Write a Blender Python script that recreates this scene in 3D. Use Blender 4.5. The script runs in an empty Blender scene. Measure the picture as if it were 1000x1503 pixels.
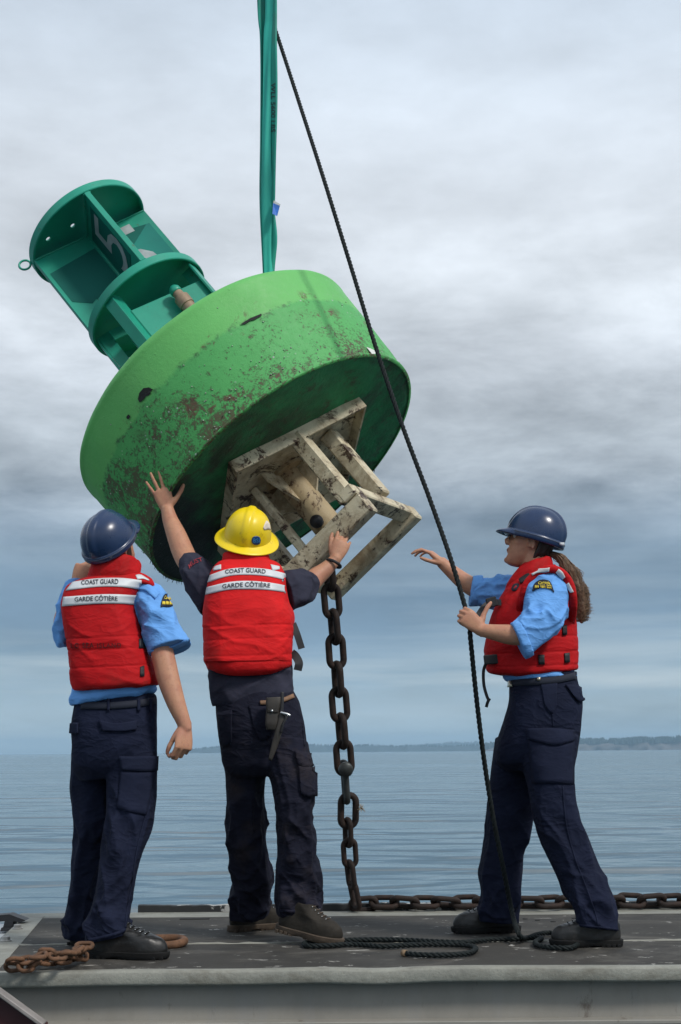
import bpy, math, random
import numpy as np
from mathutils import Matrix, Vector
from mathutils.bvhtree import BVHTree

SC = bpy.context.scene
COL = SC.collection
RNG = np.random.default_rng(7)
random.seed(7)
sin, cos, pi = math.sin, math.cos, math.pi

# ------------------------------------------------------------------ camera
F, PX, PY, H0 = 2200.0, 500.0, 751.5, 0.78
PITCH, ROLL = math.atan((1103.3 - 751.5) / F), -math.radians(0.43)
CAM = np.array([0.0, 0.0, H0])
_f = np.array([0, cos(PITCH), sin(PITCH)])
_r0 = np.array([1.0, 0, 0]); _u0 = np.cross(_r0, _f)
_r = cos(ROLL) * _r0 + sin(ROLL) * _u0
_u = -sin(ROLL) * _r0 + cos(ROLL) * _u0
cam_data = bpy.data.cameras.new('camera')
cam = bpy.data.objects.new('camera', cam_data); COL.objects.link(cam)
cam.matrix_world = Matrix(((_r[0], _u[0], -_f[0], 0), (_r[1], _u[1], -_f[1], 0), (_r[2], _u[2], -_f[2], H0), (0, 0, 0, 1)))
cam_data.sensor_fit = 'VERTICAL'; cam_data.sensor_height = 36.0; cam_data.lens = 36.0 * F / 1503.0
cam_data.clip_start = 0.05; cam_data.clip_end = 60000
SC.camera = cam

# ------------------------------------------------------------------ sky, sun, exposure
SUN_DIR = np.array([0.50, -0.46, 0.73]); SUN_DIR = SUN_DIR / np.linalg.norm(SUN_DIR)
world = bpy.data.worlds.new('World'); SC.world = world; world.use_nodes = True
SKY_GAIN = 0.74
SKY_OFF2, SKY_OFF3 = (2.7, 7.9, 4.4), (4.9, 5.5, 8.8)
def build_world():
    nt = world.node_tree; nt.nodes.clear(); N = nt.nodes.new; L = nt.links.new
    out = N('ShaderNodeOutputWorld')
    sky = N('ShaderNodeTexSky'); sky.sky_type = 'NISHITA'; sky.sun_disc = False
    sky.sun_elevation = math.asin(SUN_DIR[2]); sky.sun_rotation = math.atan2(SUN_DIR[0], SUN_DIR[1])
    bg0 = N('ShaderNodeBackground'); bg0.inputs[1].default_value = 0.06; L(sky.outputs[0], bg0.inputs[0])
    tc = N('ShaderNodeTexCoord'); nrm = N('ShaderNodeVectorMath'); nrm.operation = 'NORMALIZE'
    L(tc.outputs['Generated'], nrm.inputs[0])
    sep = N('ShaderNodeSeparateXYZ'); L(nrm.outputs[0], sep.inputs[0])
    def m(op, a, b=None, c=None):
        n = N('ShaderNodeMath'); n.operation = op
        for i, x in enumerate((a, b, c)):
            if x is None: continue
            if isinstance(x, (int, float)): n.inputs[i].default_value = x
            else: L(x, n.inputs[i])
        return n.outputs[0]
    z = m('MAXIMUM', sep.outputs[2], 0.0)
    den = m('ADD', z, 0.045)
    cx = m('DIVIDE', sep.outputs[0], den); cy = m('DIVIDE', sep.outputs[1], den)
    cmb = N('ShaderNodeCombineXYZ'); L(cx, cmb.inputs[0]); L(cy, cmb.inputs[1])
    def noise(vec, scale, detail, rough, dist=0.0, off=(0, 0, 0)):
        mp = N('ShaderNodeMapping'); mp.inputs['Location'].default_value = off
        L(vec, mp.inputs[0])
        n = N('ShaderNodeTexNoise'); n.inputs['Scale'].default_value = scale; n.inputs['Detail'].default_value = detail
        n.inputs['Roughness'].default_value = rough; n.inputs['Distortion'].default_value = dist
        L(mp.outputs[0], n.inputs['Vector']); return n.outputs['Fac']
    # clouds: broad soft sheets plus small billows, flattened towards the horizon
    dome = N('ShaderNodeCombineXYZ'); el = N('ShaderNodeMath'); el.operation = 'POWER'; L(z, el.inputs[0]); el.inputs[1].default_value = 0.75
    L(sep.outputs[0], dome.inputs[0]); L(sep.outputs[1], dome.inputs[1]); L(m('MULTIPLY', el.outputs[0], 2.6), dome.inputs[2])
    n1 = noise(cmb.outputs[0], 0.35, 5, 0.5, 0.2, (3.1, 0.7, 0))
    n2 = noise(dome.outputs[0], 7.5, 9, 0.62, 0.12, SKY_OFF2)
    n3 = noise(dome.outputs[0], 2.6, 4, 0.5, 0.12, SKY_OFF3)
    nn = m('ADD', m('ADD', m('MULTIPLY', m('SUBTRACT', n1, 0.5), 0.22), m('MULTIPLY', m('SUBTRACT', n2, 0.5), 0.85)), m('MULTIPLY', m('SUBTRACT', n3, 0.5), 0.95))
    # structure is strongest in the middle heights, softer in the high veil and low blue band
    band = N('ShaderNodeValToRGB'); bk = [(0.0, .7), (.03, 1.0), (.07, .45), (.12, .6), (.17, 1.1), (.27, 1.0), (.36, .50), (.5, .34), (1.0, .3)]
    while len(band.color_ramp.elements) < len(bk): band.color_ramp.elements.new(.5)
    for e, (p, c) in zip(band.color_ramp.elements, bk): e.position = p; e.color = (c, c, c, 1)
    L(z, band.inputs[0]); nn = m('MULTIPLY', nn, band.outputs[0])
    ze = m('ADD', z, m('MULTIPLY', nn, 0.06))
    ramp = N('ShaderNodeValToRGB'); ramp.color_ramp.interpolation = 'B_SPLINE'
    keys = [(0, (0.310, 0.404, 0.464)), (0.018, (0.361, 0.456, 0.507)), (0.034, (0.301, 0.391, 0.456)), (0.052, (0.215, 0.310, 0.391)), (0.072, (0.155, 0.245, 0.344)), (0.1, (0.138, 0.219, 0.314)), (0.13, (0.172, 0.249, 0.331)), (0.155, (0.292, 0.361, 0.439)), (0.175, (0.447, 0.507, 0.568)), (0.21, (0.473, 0.525, 0.576)), (0.25, (0.516, 0.559, 0.611)), (0.3, (0.576, 0.619, 0.662)), (0.36, (0.619, 0.666, 0.722)), (0.42, (0.593, 0.658, 0.731)), (0.48, (0.533, 0.615, 0.714)), (0.7, (0.516, 0.576, 0.654)), (1, (0.499, 0.559, 0.636))]
    cr = ramp.color_ramp
    while len(cr.elements) < len(keys): cr.elements.new(0.5)
    for e, (p, c) in zip(cr.elements, keys): e.position = p; e.color = (*c, 1)
    L(ze, ramp.inputs[0])
    gain = m('ADD', 1.0, m('MULTIPLY', nn, 1.5))
    gain = m('MINIMUM', m('MAXIMUM', gain, 0.55), 1.6)
    mul = N('ShaderNodeMix'); mul.data_type = 'RGBA'; mul.blend_type = 'MULTIPLY'; mul.inputs[0].default_value = 1.0
    gc = N('ShaderNodeCombineColor')
    for i in range(3): L(gain, gc.inputs[i])
    L(ramp.outputs[0], mul.inputs[6]); L(gc.outputs[0], mul.inputs[7])
    # thin pale streaks of far cloud low over the horizon
    sv = N('ShaderNodeCombineXYZ'); L(m('MULTIPLY', sep.outputs[0], 3.2), sv.inputs[0]); L(m('MULTIPLY', sep.outputs[1], 3.2), sv.inputs[1]); L(m('MULTIPLY', sep.outputs[2], 46.0), sv.inputs[2])
    n4 = noise(sv.outputs[0], 1.0, 6, 0.55, 0.25, (2.2, 0.4, 1.7))
    mr_ = N('ShaderNodeMapRange'); mr_.inputs[1].default_value = 0.44; mr_.inputs[2].default_value = 0.66; L(n4, mr_.inputs[0])
    wz = N('ShaderNodeValToRGB'); wk = [(0.0, .35), (.015, .75), (.045, .85), (.07, .45), (.10, .22), (.16, .12), (.22, 0.0)]
    while len(wz.color_ramp.elements) < len(wk): wz.color_ramp.elements.new(.5)
    for e, (p, c) in zip(wz.color_ramp.elements, wk): e.position = p; e.color = (c, c, c, 1)
    L(z, wz.inputs[0])
    st = N('ShaderNodeMix'); st.data_type = 'RGBA'; L(m('MULTIPLY', mr_.outputs[0], wz.outputs[0]), st.inputs[0]); L(mul.outputs[2], st.inputs[6]); st.inputs[7].default_value = (.46, .535, .575, 1)
    mul = st
    bg1 = N('ShaderNodeBackground'); bg1.inputs[1].default_value = SKY_GAIN; L(mul.outputs[2], bg1.inputs[0])
    mix = N('ShaderNodeMixShader'); mix.inputs[0].default_value = 0.93
    L(bg0.outputs[0], mix.inputs[1]); L(bg1.outputs[0], mix.inputs[2]); L(mix.outputs[0], out.inputs[0])
build_world()
sun_data = bpy.data.lights.new('sun', 'SUN'); sun_data.energy = 1.5; sun_data.angle = math.radians(10); sun_data.color = (1.0, 0.955, 0.89)
sun = bpy.data.objects.new('sun', sun_data); COL.objects.link(sun)
sun.rotation_euler = Vector(SUN_DIR).to_track_quat('Z', 'Y').to_euler()
SC.view_settings.view_transform = 'Standard'; SC.view_settings.look = 'None'
SC.view_settings.exposure = 0.75; SC.view_settings.gamma = 1.0; SC.view_settings.use_curve_mapping = False
SC.render.engine = 'CYCLES'
SC.cycles.use_denoising = True
SC.cycles.max_bounces = 6; SC.cycles.diffuse_bounces = 3; SC.cycles.glossy_bounces = 3; SC.cycles.transmission_bounces = 4; SC.cycles.volume_bounces = 0

# ------------------------------------------------------------------ helpers
def W(x, y, Y):
    """world point at distance Y that photograph pixel (x, y) looks at"""
    d = _r * (x - PX) / F + _u * (PY - y) / F + _f
    return CAM + d * (Y / d[1])
def D(x, y, z=0.0):
    d = _r * (x - PX) / F + _u * (PY - y) / F + _f
    return CAM + d * ((z - H0) / d[2])
def nz(v):
    v = np.asarray(v, float); return v / (np.linalg.norm(v) + 1e-12)

def vnoise(p, seed=0):
    p = np.asarray(p, float); i = np.floor(p).astype(np.int64); f = p - i; u = f * f * (3 - 2 * f)
    def h(ix, iy, iz):
        n = (ix * 374761393 + iy * 668265263 + iz * 2147483647 + seed * 974634541) & 0xffffffff
        n = ((n ^ (n >> 13)) * 1274126177) & 0xffffffff
        n = ((n ^ (n >> 16)) * 2246822519) & 0xffffffff
        return ((n ^ (n >> 15)) & 0xffff) / 32767.5 - 1
    r = 0
    for dx in (0, 1):
        for dy in (0, 1):
            for dz in (0, 1):
                w = (u[..., 0] if dx else 1 - u[..., 0]) * (u[..., 1] if dy else 1 - u[..., 1]) * (u[..., 2] if dz else 1 - u[..., 2])
                r = r + w * h(i[..., 0] + dx, i[..., 1] + dy, i[..., 2] + dz)
    return r

def spline(K, n):
    """Catmull-Rom through the rows of K, n samples evenly in length"""
    K = np.asarray(K, float)
    if len(K) < 3:
        t = np.linspace(0, 1, n)[:, None]; return K[0] * (1 - t) + K[-1] * t
    E = np.vstack([2 * K[0] - K[1], K, 2 * K[-1] - K[-2]])
    out = []
    for i in range(1, len(E) - 2):
        t = np.linspace(0, 1, 24, endpoint=False)[:, None]
        a, b, c, d = E[i - 1], E[i], E[i + 1], E[i + 2]
        out.append(0.5 * (2 * b + (c - a) * t + (2 * a - 5 * b + 4 * c - d) * t ** 2 + (3 * b - a - 3 * c + d) * t ** 3))
    P = np.vstack(out + [K[-1:]])
    s = np.r_[0, np.cumsum(np.linalg.norm(np.diff(P[:, :3], axis=0), axis=1) + 1e-9)]
    q = np.linspace(0, s[-1], n)
    return np.stack([np.interp(q, s, P[:, j]) for j in range(P.shape[1])], 1)

class MB:
    """collects shapes for ONE mesh object"""
    def __init__(s): s.v = []; s.f = []; s.n = 0
    def add(s, V, Fc):
        V = np.asarray(V, float).reshape(-1, 3)
        s.v.append(V); s.f += [tuple(int(i) + s.n for i in q) for q in Fc]; s.n += len(V); return s
    def grid(s, P, cu=True, caps=True):
        P = np.asarray(P, float); nv, nu = P.shape[:2]; fs = []
        for j in range(nv - 1):
            for i in range(nu if cu else nu - 1):
                a = j * nu + i; b = j * nu + (i + 1) % nu
                fs.append((a, b, b + nu, a + nu))
        V = P.reshape(-1, 3)
        if cu and caps:
            c0, c1 = P[0].mean(0), P[-1].mean(0); k = len(V); V = np.vstack([V, c0, c1])
            for i in range(nu):
                fs.append((k, (i + 1) % nu, i)); fs.append((k + 1, (nv - 1) * nu + i, (nv - 1) * nu + (i + 1) % nu))
        return s.add(V, fs)
    def tube(s, path, rad, n=10, round_ends=False, flat=1.0, up=None, closed=False):
        P = np.asarray(path, float); m = len(P)
        R = np.full(m, rad, float) if np.isscalar(rad) else np.asarray(rad, float)
        if round_ends:
            t0, t1 = nz(P[1] - P[0]), nz(P[-1] - P[-2]); A = []; B = []
            for k in (0.08, .4, .75): a = k * pi / 2; A.append((P[0] - t0 * R[0] * cos(a), R[0] * sin(a)))
            for k in (.75, .4, .08): a = k * pi / 2; B.append((P[-1] + t1 * R[-1] * cos(a), R[-1] * sin(a)))
            P = np.vstack([[a[0] for a in A], P, [b[0] for b in B]]); R = np.r_[[a[1] for a in A], R, [b[1] for b in B]]; m = len(P)
        if closed: T = np.roll(P, -1, 0) - np.roll(P, 1, 0)
        else: T = np.gradient(P, axis=0)
        T /= np.linalg.norm(T, axis=1)[:, None] + 1e-12
        x = np.cross(T[0], up if up is not None else ([0, 0, 1] if abs(T[0][2]) < .9 else [1, 0, 0])); x = nz(x)
        G = np.zeros((m, n, 3)); a = np.arange(n) * 2 * pi / n
        for k in range(m):
            x = nz(x - T[k] * (x @ T[k])); y = np.cross(T[k], x)
            G[k] = P[k] + R[k] * (np.cos(a)[:, None] * x + flat * np.sin(a)[:, None] * y)
        if closed:
            fs = []
            for k in range(m):
                for i in range(n):
                    k2 = (k + 1) % m; fs.append((k * n + i, k * n + (i + 1) % n, k2 * n + (i + 1) % n, k2 * n + i))
            return s.add(G.reshape(-1, 3), fs)
        return s.grid(G)
    def box(s, o, ax, ay, az, bev=0.0):
        """box centred at o with half-axis vectors; bev chamfers its edges"""
        o, ax, ay, az = (np.asarray(q, float) for q in (o, ax, ay, az))
        if bev <= 0:
            V = [o + ax * i + ay * j + az * k for k in (-1, 1) for j in (-1, 1) for i in (-1, 1)]
            return s.add(V, [(0, 2, 3, 1), (4, 5, 7, 6), (0, 1, 5, 4), (2, 6, 7, 3), (0, 4, 6, 2), (1, 3, 7, 5)])
        lx, ly, lz = (np.linalg.norm(q) for q in (ax, ay, az)); ux, uy, uz = ax / lx, ay / ly, az / lz
        b = min(bev, lx * .9, ly * .9, lz * .9)
        V = []; idx = {}
        for i in (-1, 1):
            for j in (-1, 1):
                for k in (-1, 1):
                    for m_, (dx, dy, dz) in enumerate(((0, b, b), (b, 0, b), (b, b, 0))):
                        idx[i, j, k, m_] = len(V); V.append(o + ux * i * (lx - dx) + uy * j * (ly - dy) + uz * k * (lz - dz))
        fs = []
        for i in (-1, 1):
            fs.append([idx[i, j, k, 0] for j, k in ((-1, -1), (1, -1), (1, 1), (-1, 1))][::i])
            fs.append([idx[j, i, k, 1] for j, k in ((-1, -1), (1, -1), (1, 1), (-1, 1))][::-i])
            fs.append([idx[j, k, i, 2] for j, k in ((-1, -1), (1, -1), (1, 1), (-1, 1))][::i])
        for i in (-1, 1):
            for j in (-1, 1):
                fs.append((idx[i, j, -1, 0], idx[i, j, 1, 0], idx[i, j, 1, 1], idx[i, j, -1, 1])[::-i * j])
                fs.append((idx[i, -1, j, 0], idx[i, 1, j, 0], idx[i, 1, j, 2], idx[i, -1, j, 2])[::i * j])
                fs.append((idx[-1, i, j, 1], idx[1, i, j, 1], idx[1, i, j, 2], idx[-1, i, j, 2])[::-i * j])
                for k in (-1, 1): fs.append((idx[i, j, k, 0], idx[i, j, k, 1], idx[i, j, k, 2])[::i * j * k])
        return s.add(V, fs)
    def ball(s, c, rx, ry=None, rz=None, n=14, frame=None):
        ry = rx if ry is None else ry; rz = rx if rz is None else rz
        th = np.linspace(.03, pi - .03, n); ph = np.arange(2 * n) * pi / n
        G = np.stack([np.sin(th)[:, None] * np.cos(ph) * rx, np.sin(th)[:, None] * np.sin(ph) * ry, np.cos(th)[:, None] * np.ones(2 * n) * rz], -1)
        if frame is not None: G = G @ np.asarray(frame, float)
        return s.grid(G + np.asarray(c, float))
    def lathe(s, prof, o=(0, 0, 0), n=48, frame=None, caps=True):
        a = np.arange(n) * 2 * pi / n; p = np.asarray(prof, float)
        G = np.stack([p[:, 0, None] * np.cos(a), p[:, 0, None] * np.sin(a), p[:, 1, None] * np.ones(n)], -1)
        if frame is not None: G = G @ np.asarray(frame, float)
        return s.grid(G + np.asarray(o, float), caps=caps)
    def arrays(s): return np.vstack(s.v), s.f

ORG = {}; GEO = {}
def link(o, parent=None):
    COL.objects.link(o)
    if parent is not None: o.parent = parent
    return o
def tag(o, label=None, cat=None, group=None, kind=None):
    for k, v in (('label', label), ('category', cat), ('group', group), ('kind', kind)):
        if v: o[k] = v
    return o
def empty(name, loc=(0, 0, 0)):
    o = bpy.data.objects.new(name, None); o.empty_display_size = .1; COL.objects.link(o)
    o.location = [float(q) for q in loc]; ORG[o.name] = np.asarray(loc, float); return o
def build(mb, name, mat, parent=None, smooth=True, origin=None, angle=None):
    """link the collected shapes as one object; vertices are given in the parent's root space (world)"""
    V, Fc = mb.arrays() if isinstance(mb, MB) else mb
    base = ORG[parent.name] if parent is not None else (np.zeros(3) if origin is None else np.asarray(origin, float))
    me = bpy.data.meshes.new(name); me.from_pydata((V - base).tolist(), [], Fc); me.update()
    me.materials.append(mat)
    me.polygons.foreach_set('use_smooth', [smooth] * len(me.polygons))
    if smooth and angle: me.set_sharp_from_angle(angle=math.radians(angle))
    o = bpy.data.objects.new(name, me); link(o, parent)
    if parent is None: o.location = base
    ORG[o.name] = base; GEO[o.name] = (V, Fc)
    return o
def remesh(mb, voxel, smooth=4, fac=.5):
    """union of closed shapes as one continuous surface"""
    V, Fc = mb.arrays(); me = bpy.data.meshes.new('tmp'); me.from_pydata(V.tolist(), [], Fc)
    o = bpy.data.objects.new('tmp', me); COL.objects.link(o)
    m = o.modifiers.new('r', 'REMESH'); m.mode = 'VOXEL'; m.voxel_size = voxel; m.adaptivity = 0
    if smooth:
        k = o.modifiers.new('s', 'SMOOTH'); k.factor = fac; k.iterations = smooth
    dg = bpy.context.evaluated_depsgraph_get(); dg.update()
    e = o.evaluated_get(dg); t = e.to_mesh()
    n = len(t.vertices); co = np.empty(n * 3); t.vertices.foreach_get('co', co)
    Fo = [tuple(p.vertices) for p in t.polygons]
    e.to_mesh_clear(); bpy.data.objects.remove(o); bpy.data.meshes.remove(me)
    return co.reshape(-1, 3), Fo
def vnormals(V, Fc):
    q = np.array([f if len(f) == 4 else (f[0], f[1], f[2], f[2]) for f in Fc])
    n = np.cross(V[q[:, 2]] - V[q[:, 0]], V[q[:, 3]] - V[q[:, 1]]); out = np.zeros_like(V)
    for k in range(4): np.add.at(out, q[:, k], n)
    return out / (np.linalg.norm(out, axis=1)[:, None] + 1e-12)

def loft(st, nu=64, nv=60, p=2.2, fold=None, seams=(), seam_d=.005, droop=0.0, seed=0):
    """closed body from silhouette stations (x left, y left, x right, y right, distance, half depth)"""
    A = spline(np.array([np.r_[W(a[0], a[1], a[4]), W(a[2], a[3], a[4]), a[5], (a[1] + a[3]) / 2] for a in st]), nv) if False else None
    K = np.array([np.r_[(W(a[0], a[1], a[4]) + W(a[2], a[3], a[4])) / 2, (W(a[2], a[3], a[4]) - W(a[0], a[1], a[4])) / 2, a[5], (a[1] + a[3]) / 2] for a in st])
    S = spline(K, nv); C, sd, rd, yy = S[:, :3], S[:, 3:6], S[:, 6], S[:, 7]
    T = np.gradient(C, axis=0); T /= np.linalg.norm(T, axis=1)[:, None]
    Dv = np.cross(sd, T); Dv /= np.linalg.norm(Dv, axis=1)[:, None] + 1e-12
    Dv *= np.sign(Dv[:, 1:2] + 1e-9)                     # away from the camera
    a = np.arange(nu) * 2 * pi / nu
    ca = np.sign(np.cos(a)) * np.abs(np.cos(a)) ** (2 / p); sa = np.sign(np.sin(a)) * np.abs(np.sin(a)) ** (2 / p)
    P = C[:, None] + sd[:, None] * ca[None, :, None] + Dv[:, None] * (rd[:, None] * sa)[..., None]
    if droop: P[..., 2] += droop * np.minimum(sa, 0)[None]
    if fold or seams:
        Nn = np.cross(np.roll(P, -1, 1) - np.roll(P, 1, 1), np.gradient(P, axis=0)); Nn /= np.linalg.norm(Nn, axis=2)[..., None] + 1e-12
        out = P - C[:, None]; Nn *= np.sign((Nn * out).sum(2))[..., None]
        d = np.zeros(P.shape[:2])
        Ls = np.r_[0, np.cumsum(np.linalg.norm(np.diff(C, axis=0), axis=1))]; tt = Ls / Ls[-1]
        if fold:
            amp = np.interp(tt, [q[0] for q in fold], [q[1] for q in fold]); fr = np.interp(tt, [q[0] for q in fold], [q[2] for q in fold])
            lf = np.r_[0, np.cumsum(np.diff(Ls) * (fr[1:] + fr[:-1]) / 2)]
            cu, su = np.cos(a)[None], np.sin(a)[None]
            for k, (wt, sl, s2) in enumerate(((1, .9, 0), (.8, -1.1, 11), (.5, .3, 23))):
                q = np.stack(np.broadcast_arrays(cu * 1.3 + k * 7.7, su * 1.3 + seed * 3.3, lf[:, None] * (1 + .55 * k) + sl * cu + .6 * sl * su + .35 * np.sin(2 * a + k)[None]), -1)
                n = vnoise(q, s2 + seed); rdg = (1 - np.abs(n)) ** 3
                d += wt * (rdg - .35) * amp[:, None]
        if fold: d = d * (.40 + .60 * np.abs(np.sin(a)))[None]
        for ys in seams: d -= seam_d * np.exp(-((yy - ys) / 1.6) ** 2)[:, None]
        P = P + Nn * d[..., None]
    return P

def ray_hit(bvh, x, y, Y):
    d = _r * (x - PX) / F + _u * (PY - y) / F + _f; d = nz(d)
    h = bvh.ray_cast(Vector(CAM), Vector(d))
    if h[0] is None:
        h = bvh.find_nearest(Vector(W(x, y, Y)))
    return np.array(h[0]), np.array(h[1])
BV = {}
def bvh_of(o):
    if o.name not in BV: BV[o.name] = BVHTree.FromPolygons(GEO[o.name][0].tolist(), GEO[o.name][1])
    return BV[o.name]
def patch(o, top, bot, Y, off=.004, nu=16, nv=6, th=.003, smooth=0):
    """thin cloth piece lying on the surface of o between two pixel polylines; returns MB"""
    T, B = spline(np.array(top, float), nu), spline(np.array(bot, float), nu); b = bvh_of(o)
    G = np.zeros((nv, nu, 3)); Nn = np.zeros((nv, nu, 3))
    for j in range(nv):
        for i in range(nu):
            q = T[i] * (1 - j / (nv - 1)) + B[i] * (j / (nv - 1))
            G[j, i], Nn[j, i] = ray_hit(b, q[0], q[1], Y)
    for _ in range(smooth):
        G[1:-1, 1:-1] = (G[1:-1, 1:-1] * 2 + G[:-2, 1:-1] + G[2:, 1:-1] + G[1:-1, :-2] + G[1:-1, 2:]) / 6
    s = np.sign((Nn * (CAM - G)).sum(2))[..., None]; s[s == 0] = 1; Nn = Nn * s
    for _ in range(2):
        Nn[1:-1] = (Nn[1:-1] * 2 + Nn[:-2] + Nn[2:]) / 4; Nn[:, 1:-1] = (Nn[:, 1:-1] * 2 + Nn[:, :-2] + Nn[:, 2:]) / 4
    Nn /= np.linalg.norm(Nn, axis=2)[..., None] + 1e-9
    A = G + Nn * off; Bk = G + Nn * (off - th)
    mb = MB(); V = np.vstack([A.reshape(-1, 3), Bk.reshape(-1, 3)]); k = nu * nv; fs = []
    I = lambda j, i: j * nu + i
    for j in range(nv - 1):
        for i in range(nu - 1):
            fs.append((I(j, i), I(j + 1, i), I(j + 1, i + 1), I(j, i + 1))); fs.append((k + I(j, i), k + I(j, i + 1), k + I(j + 1, i + 1), k + I(j + 1, i)))
    for i in range(nu - 1):
        fs.append((I(0, i), I(0, i + 1), k + I(0, i + 1), k + I(0, i))); fs.append((I(nv - 1, i + 1), I(nv - 1, i), k + I(nv - 1, i), k + I(nv - 1, i + 1)))
    for j in range(nv - 1):
        fs.append((I(j + 1, 0), I(j, 0), k + I(j, 0), k + I(j + 1, 0))); fs.append((I(j, nu - 1), I(j + 1, nu - 1), k + I(j + 1, nu - 1), k + I(j, nu - 1)))
    return mb.add(V, fs)
def text_geo(body, bold=.012, space=1.0):
    cu = bpy.data.curves.new('lettering', 'FONT'); cu.body = body; cu.offset = bold; cu.resolution_u = 3; cu.space_character = space
    o = bpy.data.objects.new('tmp', cu); COL.objects.link(o)
    dg = bpy.context.evaluated_depsgraph_get(); dg.update(); e = o.evaluated_get(dg); t = e.to_mesh()
    V = np.array([v.co[:2] for v in t.vertices]); Fo = [tuple(p.vertices) for p in t.polygons]
    e.to_mesh_clear(); bpy.data.objects.remove(o); bpy.data.curves.remove(cu)
    lo, hi = V.min(0), V.max(0); return (V - lo) / (hi - lo), Fo
def text_on(o, body, top, bot, Y, off=.006, bold=.012, space=1.0):
    """lettering lying on o between two pixel polylines"""
    V, Fo = text_geo(body, bold, space); b = bvh_of(o); T, B = spline(np.array(top, float), 60), spline(np.array(bot, float), 60); P = []
    u = np.linspace(0, 1, 60)
    for s, t in V:
        q = np.array([np.interp(s, u, T[:, k]) * t + np.interp(s, u, B[:, k]) * (1 - t) for k in (0, 1)])
        h, n = ray_hit(b, q[0], q[1], Y); n = n if n @ (CAM - h) > 0 else -n; P.append(h + n * off)
    return MB().add(P, Fo)

# ------------------------------------------------------------------ materials
def srgb(r, g, b):
    f = lambda c: ((c / 255 + .055) / 1.055) ** 2.4 if c > 10 else c / 255 / 12.92
    return (f(r), f(g), f(b), 1)
class Mat:
    def __init__(s, name, base, rough=.6, metal=0.0, spec=.5):
        s.m = bpy.data.materials.new(name); s.m.use_nodes = True; s.nt = s.m.node_tree
        s.p = s.nt.nodes['Principled BSDF']; s.p.inputs['Base Color'].default_value = (*base[:3], 1)
        s.p.inputs['Roughness'].default_value = rough; s.p.inputs['Metallic'].default_value = metal; s.p.inputs['Specular IOR Level'].default_value = spec
        s.tc = s.nt.nodes.new('ShaderNodeTexCoord'); s.cur = None; s.base = base; s.bump_out = None
    def N(s, t): return s.nt.nodes.new(t)
    def L(s, a, b): s.nt.links.new(a, b)
    def noise(s, scale, detail=4, rough=.55, dist=0.0, stretch=(1, 1, 1), coord='Object', off=(0, 0, 0)):
        mp = s.N('ShaderNodeMapping'); mp.inputs['Scale'].default_value = stretch; mp.inputs['Location'].default_value = off
        s.L(s.tc.outputs[coord], mp.inputs[0])
        n = s.N('ShaderNodeTexNoise'); n.inputs['Scale'].default_value = scale; n.inputs['Detail'].default_value = detail
        n.inputs['Roughness'].default_value = rough; n.inputs['Distortion'].default_value = dist
        s.L(mp.outputs[0], n.inputs['Vector']); return n.outputs['Fac']
    def step(s, v, a, b):
        n = s.N('ShaderNodeMapRange'); n.inputs[1].default_value = a; n.inputs[2].default_value = b; s.L(v, n.inputs[0]); return n.outputs[0]
    def math(s, op, a, b):
        n = s.N('ShaderNodeMath'); n.operation = op
        for i, x in enumerate((a, b)):
            if isinstance(x, (int, float)): n.inputs[i].default_value = x
            else: s.L(x, n.inputs[i])
        return n.outputs[0]
    def over(s, fac, col, blend='MIX'):
        """lay colour col over what is there, by fac"""
        n = s.N('ShaderNodeMix'); n.data_type = 'RGBA'; n.blend_type = blend
        if isinstance(fac, (int, float)): n.inputs[0].default_value = fac
        else: s.L(fac, n.inputs[0])
        if s.cur is None: n.inputs[6].default_value = (*s.base[:3], 1)
        else: s.L(s.cur, n.inputs[6])
        n.inputs[7].default_value = (*col[:3], 1); s.cur = n.outputs[2]; s.L(s.cur, s.p.inputs['Base Color']); return s
    def vary(s, scale, amt, **k):
        f = s.noise(scale, **k); d = tuple(c * (1 - amt) for c in s.base[:3]); l = tuple(min(1, c * (1 + amt)) for c in s.base[:3])
        s.over(s.step(f, .35, .65), l) if False else None
        s.over(s.step(f, .5, .72), l); s.over(s.step(f, .5, .28), d); return s
    def bump(s, h, strength=.3, dist=.01):
        b = s.N('ShaderNodeBump'); b.inputs['Strength'].default_value = strength; b.inputs['Distance'].default_value = dist
        s.L(h, b.inputs['Height'])
        if s.bump_out is not None: s.L(s.bump_out, b.inputs['Normal'])
        s.bump_out = b.outputs[0]; s.L(b.outputs[0], s.p.inputs['Normal']); return s
    def roughmap(s, v, a, b):
        n = s.N('ShaderNodeMapRange'); n.inputs[3].default_value = a; n.inputs[4].default_value = b; s.L(v, n.inputs[0]); s.L(n.outputs[0], s.p.inputs['Roughness']); return s

def fabric(name, col, rough=.8, wr=.35, scale=14, amt=.18, crease=.12):
    m = Mat(name, col, rough, 0, .12); m.vary(6, amt, detail=5)
    m.bump(m.noise(scale, 3, .5, .6, (1, 1, 1.8)), wr, .012)
    for sc, off, k in ((scale * .62, 3.0, 1.0), (scale * 1.25, 8.0, .6)):            # sharp creases where the cloth is pinched
        n = m.noise(sc, 2, .45, 1.3, (.8, .8, 1.5), 'Object', (off, off, 0)); rd = m.math('ABSOLUTE', m.math('SUBTRACT', n, .5), 0.0)
        m.bump(m.math('POWER', m.step(rd, .16, .0), 2.0), crease * k, .010)
    m.bump(m.noise(420, 1, .5), .12, .002); return m
M_vest = fabric('vest red nylon', srgb(182, 26, 30), .72, .26, 11, .16, .16)
M_vest2 = fabric('vest red nylon bright', srgb(208, 32, 34), .72, .26, 10, .16, .16)
M_trouser = fabric('navy trouser cloth', (.0105, .0138, .031), .88, .4, 10, .25, .30)
M_trouser_w = fabric('dark work trouser cloth', (.0130, .0138, .025), .88, .45, 10, .3, .30)
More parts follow.
